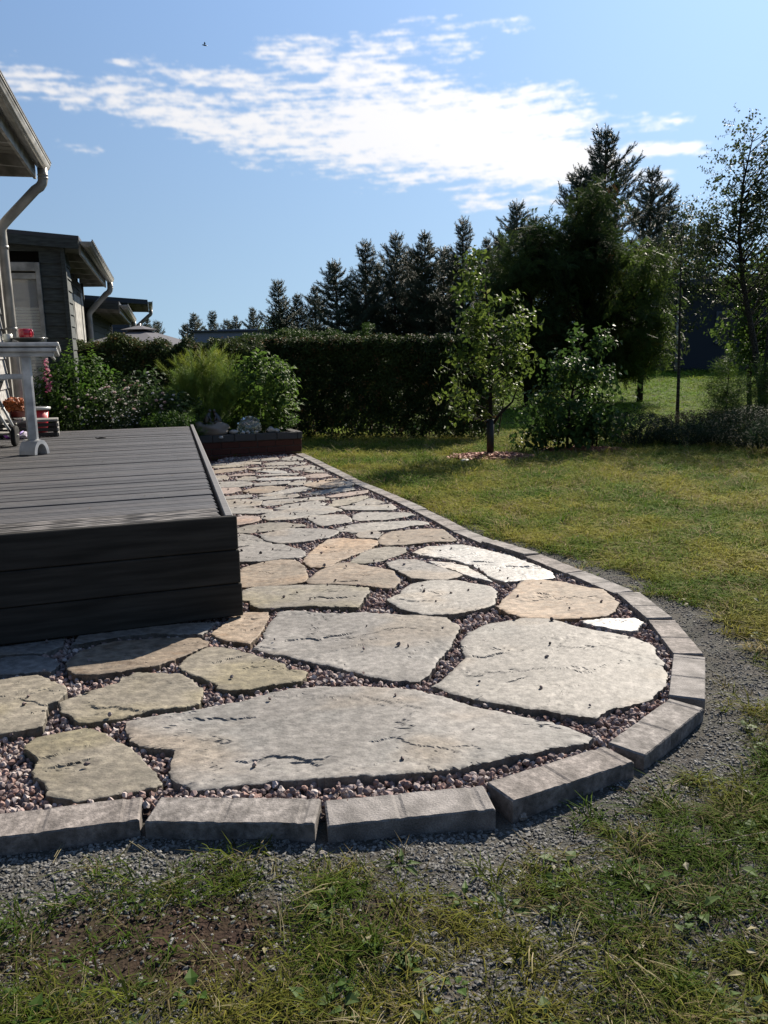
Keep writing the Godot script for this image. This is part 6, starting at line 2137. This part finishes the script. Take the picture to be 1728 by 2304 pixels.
	for i in 420:
		var dd := 1.2 + 9.0 * pow(rng.randf(), 0.8)
		var p := Vector2(rf(-0.3, 0.55) * dd, dd)
		if Geometry2D.is_point_in_polygon(p, inner) or edge_dist(p) < 0.1 or p.x < -0.6 and dd > 2.2:
			continue
		list.append(Transform3D(Basis.from_euler(Vector3(rf(-0.4, 0.4), rf(0, TAU), rf(-0.5, 0.5))).scaled_local(Vector3.ONE * rf(0.012, 0.032)), Vector3(p.x, lay(p.x, p.y) + rf(0.012, 0.03), -p.y)))
		cols.append(Color(0.24, 0.22, 0.16).lerp(Color(0.15, 0.13, 0.05), rng.randf()))
	scatter("fallen_leaves", dead, M.petal, list, cols).set_meta("label", "pale fallen leaves scattered on the lawn")
	list = []
	cols = []
	for i in 90:
		var dd := rf(3.3, 8.4)
		var p := Vector2(rf(-3.6, -0.75) , dd)
		if p.x > -0.75 - (dd - 3.2) * 0.26 or p.x < -0.45 * dd or dd < 3.25 + (p.x + 0.66) * 0.38:
			continue
		list.append(Transform3D(Basis.from_euler(Vector3(rf(-0.2, 0.2), rf(0, TAU), rf(-0.3, 0.3))).scaled_local(Vector3.ONE * rf(0.008, 0.024)), Vector3(p.x, 0.424, -p.y)))
		cols.append(Color(0.16, 0.13, 0.09).lerp(Color(0.05, 0.045, 0.04), rng.randf()))
	scatter("deck_litter", dead, M.petal, list, cols).set_meta("label", "small dry leaves and bits on the deck boards")
	# crushed stone along the outside of the edging
	var rocks := [lumpm(Vector3(1.0, 0.42, 0.75), 61, 0.8, 2), lumpm(Vector3(0.8, 0.5, 0.9), 62, 0.9, 2)]
	where = [[], []]
	tint = [[], []]
	for i in 190000:
		var dd := 1.1 + 4.6 * pow(rng.randf(), 1.35)
		var p := Vector2(rf(-0.6, 0.62) * dd, dd)
		if p.x < -0.6 and dd > 2.2:
			continue
		var e := edge_dist(p)
		if e < 0.055 or e > 0.75 or Geometry2D.is_point_in_polygon(p, inner):
			continue
		var g := growth(p.x, p.y)
		if rng.randf() < g.y * 0.9 or rng.randf() < g.x * 0.55:
			continue
		var s := 0.0018 + 0.0052 * pow(rng.randf(), 2.6)
		if rng.randf() < 0.006:
			s *= 2.0
		where[i % 2].append(Transform3D(Basis.from_euler(Vector3(rf(-0.5, 0.5), rf(0, TAU), rf(-0.5, 0.5))).scaled_local(Vector3.ONE * s), Vector3(p.x, lay(p.x, p.y) + s * 0.2, -p.y)))
		var v := rf(0.065, 0.175) * (0.9 + 0.35 * nz.get_noise_2d(p.x * 40.0, p.y * 40.0))
		tint[i % 2].append(Color(v, v * 0.98, v * 0.91))
	for k in 2:
		scatter("crushed_stone", rocks[k], M.crushed, where[k], tint[k]).set_meta("label", "grey crushed stone along the outside of the edging")
	# brown earth crumbs in the bare patches
	list = []
	cols = []
	for i in 9000:
		var dd := rf(1.05, 1.85)
		var p := Vector2(rf(-0.9, 0.3), dd)
		var g := growth(p.x, p.y)
		if g.x > 0.35 or g.y < 0.5:
			continue
		var s := 0.0014 + 0.0055 * pow(rng.randf(), 3.5)
		list.append(Transform3D(Basis.from_euler(rv() * PI).scaled_local(Vector3.ONE * s), Vector3(p.x, lay(p.x, p.y) + s * 0.3, -p.y)))
		cols.append(Color(0.055, 0.036, 0.025) * rf(0.5, 1.4))
	scatter("earth_crumbs", rocks[1], M.crushed, list, cols).set_meta("label", "brown earth in the bare patch of the foreground")


func make_small_things() -> void:
	rng.seed = 150
	# the thin twig on the crushed stone
	var o := thing("long_twig", "long thin twig lying on the crushed stone outside the edging", "twig", Vector3(0.72, -0.043, -1.62), 0.05)
	var st := newst(true)
	tube(st, [Vector3(-0.11, 0.004, 0.012), Vector3(-0.05, 0.007, 0.016), Vector3(0.02, 0.008, 0.006), Vector3(0.07, 0.010, -0.008), Vector3(0.12, 0.012, -0.016)], [0.0016, 0.002, 0.0018, 0.0016, 0.001], 5)
	obj("stem", done(st), mat(Color(0.11, 0.09, 0.08), 0.8), o)
	# stones by the kerb and on the lawn
	for q in [[0.545, -1.665, 0.011, "pebble standing on the crushed stone below the fifth kerb block"], [0.315, -1.745, 0.012, "pebble wedged in the gap between two kerb blocks at the front"], [-0.145, -1.60, 0.012, "rounded pebble in the grit in front of the kerb"], [-0.178, -1.69, 0.010, "small pebble in the joint of the front kerb"]]:
		var s := obj("pebble", lumpm(Vector3(q[2], q[2] * 0.8, q[2]), int(q[2] * 9999), 0.6, 4), M.stone)
		s.position = Vector3(q[0], -0.045, q[1])
		tag(s, q[3], "pebble")
	# a bird far up
	o = thing("bird", "small dark bird flying high in the upper left sky", "bird", Vector3(-11.8, 23.1, -60.0), 0.4)
	st = newst(true)
	tube(st, [Vector3(-0.17, 0, 0), Vector3(-0.10, 0.01, 0), Vector3(0, 0, 0), Vector3(0.12, -0.01, 0), Vector3(0.19, -0.02, 0)], [0.012, 0.035, 0.045, 0.030, 0.006], 8)
	obj("body", done(st), M.black, o)
	for s in [-1.0, 1.0]:
		st = newst()
		leaf(st, Vector3(0.02, 0.02, 0.02 * s), Vector3(-0.25, 0.35, 0.9 * s).normalized(), Vector3.UP, 0.26, 0.13, 0.1, -0.1)
		obj("wing", done(st), M.black, o)
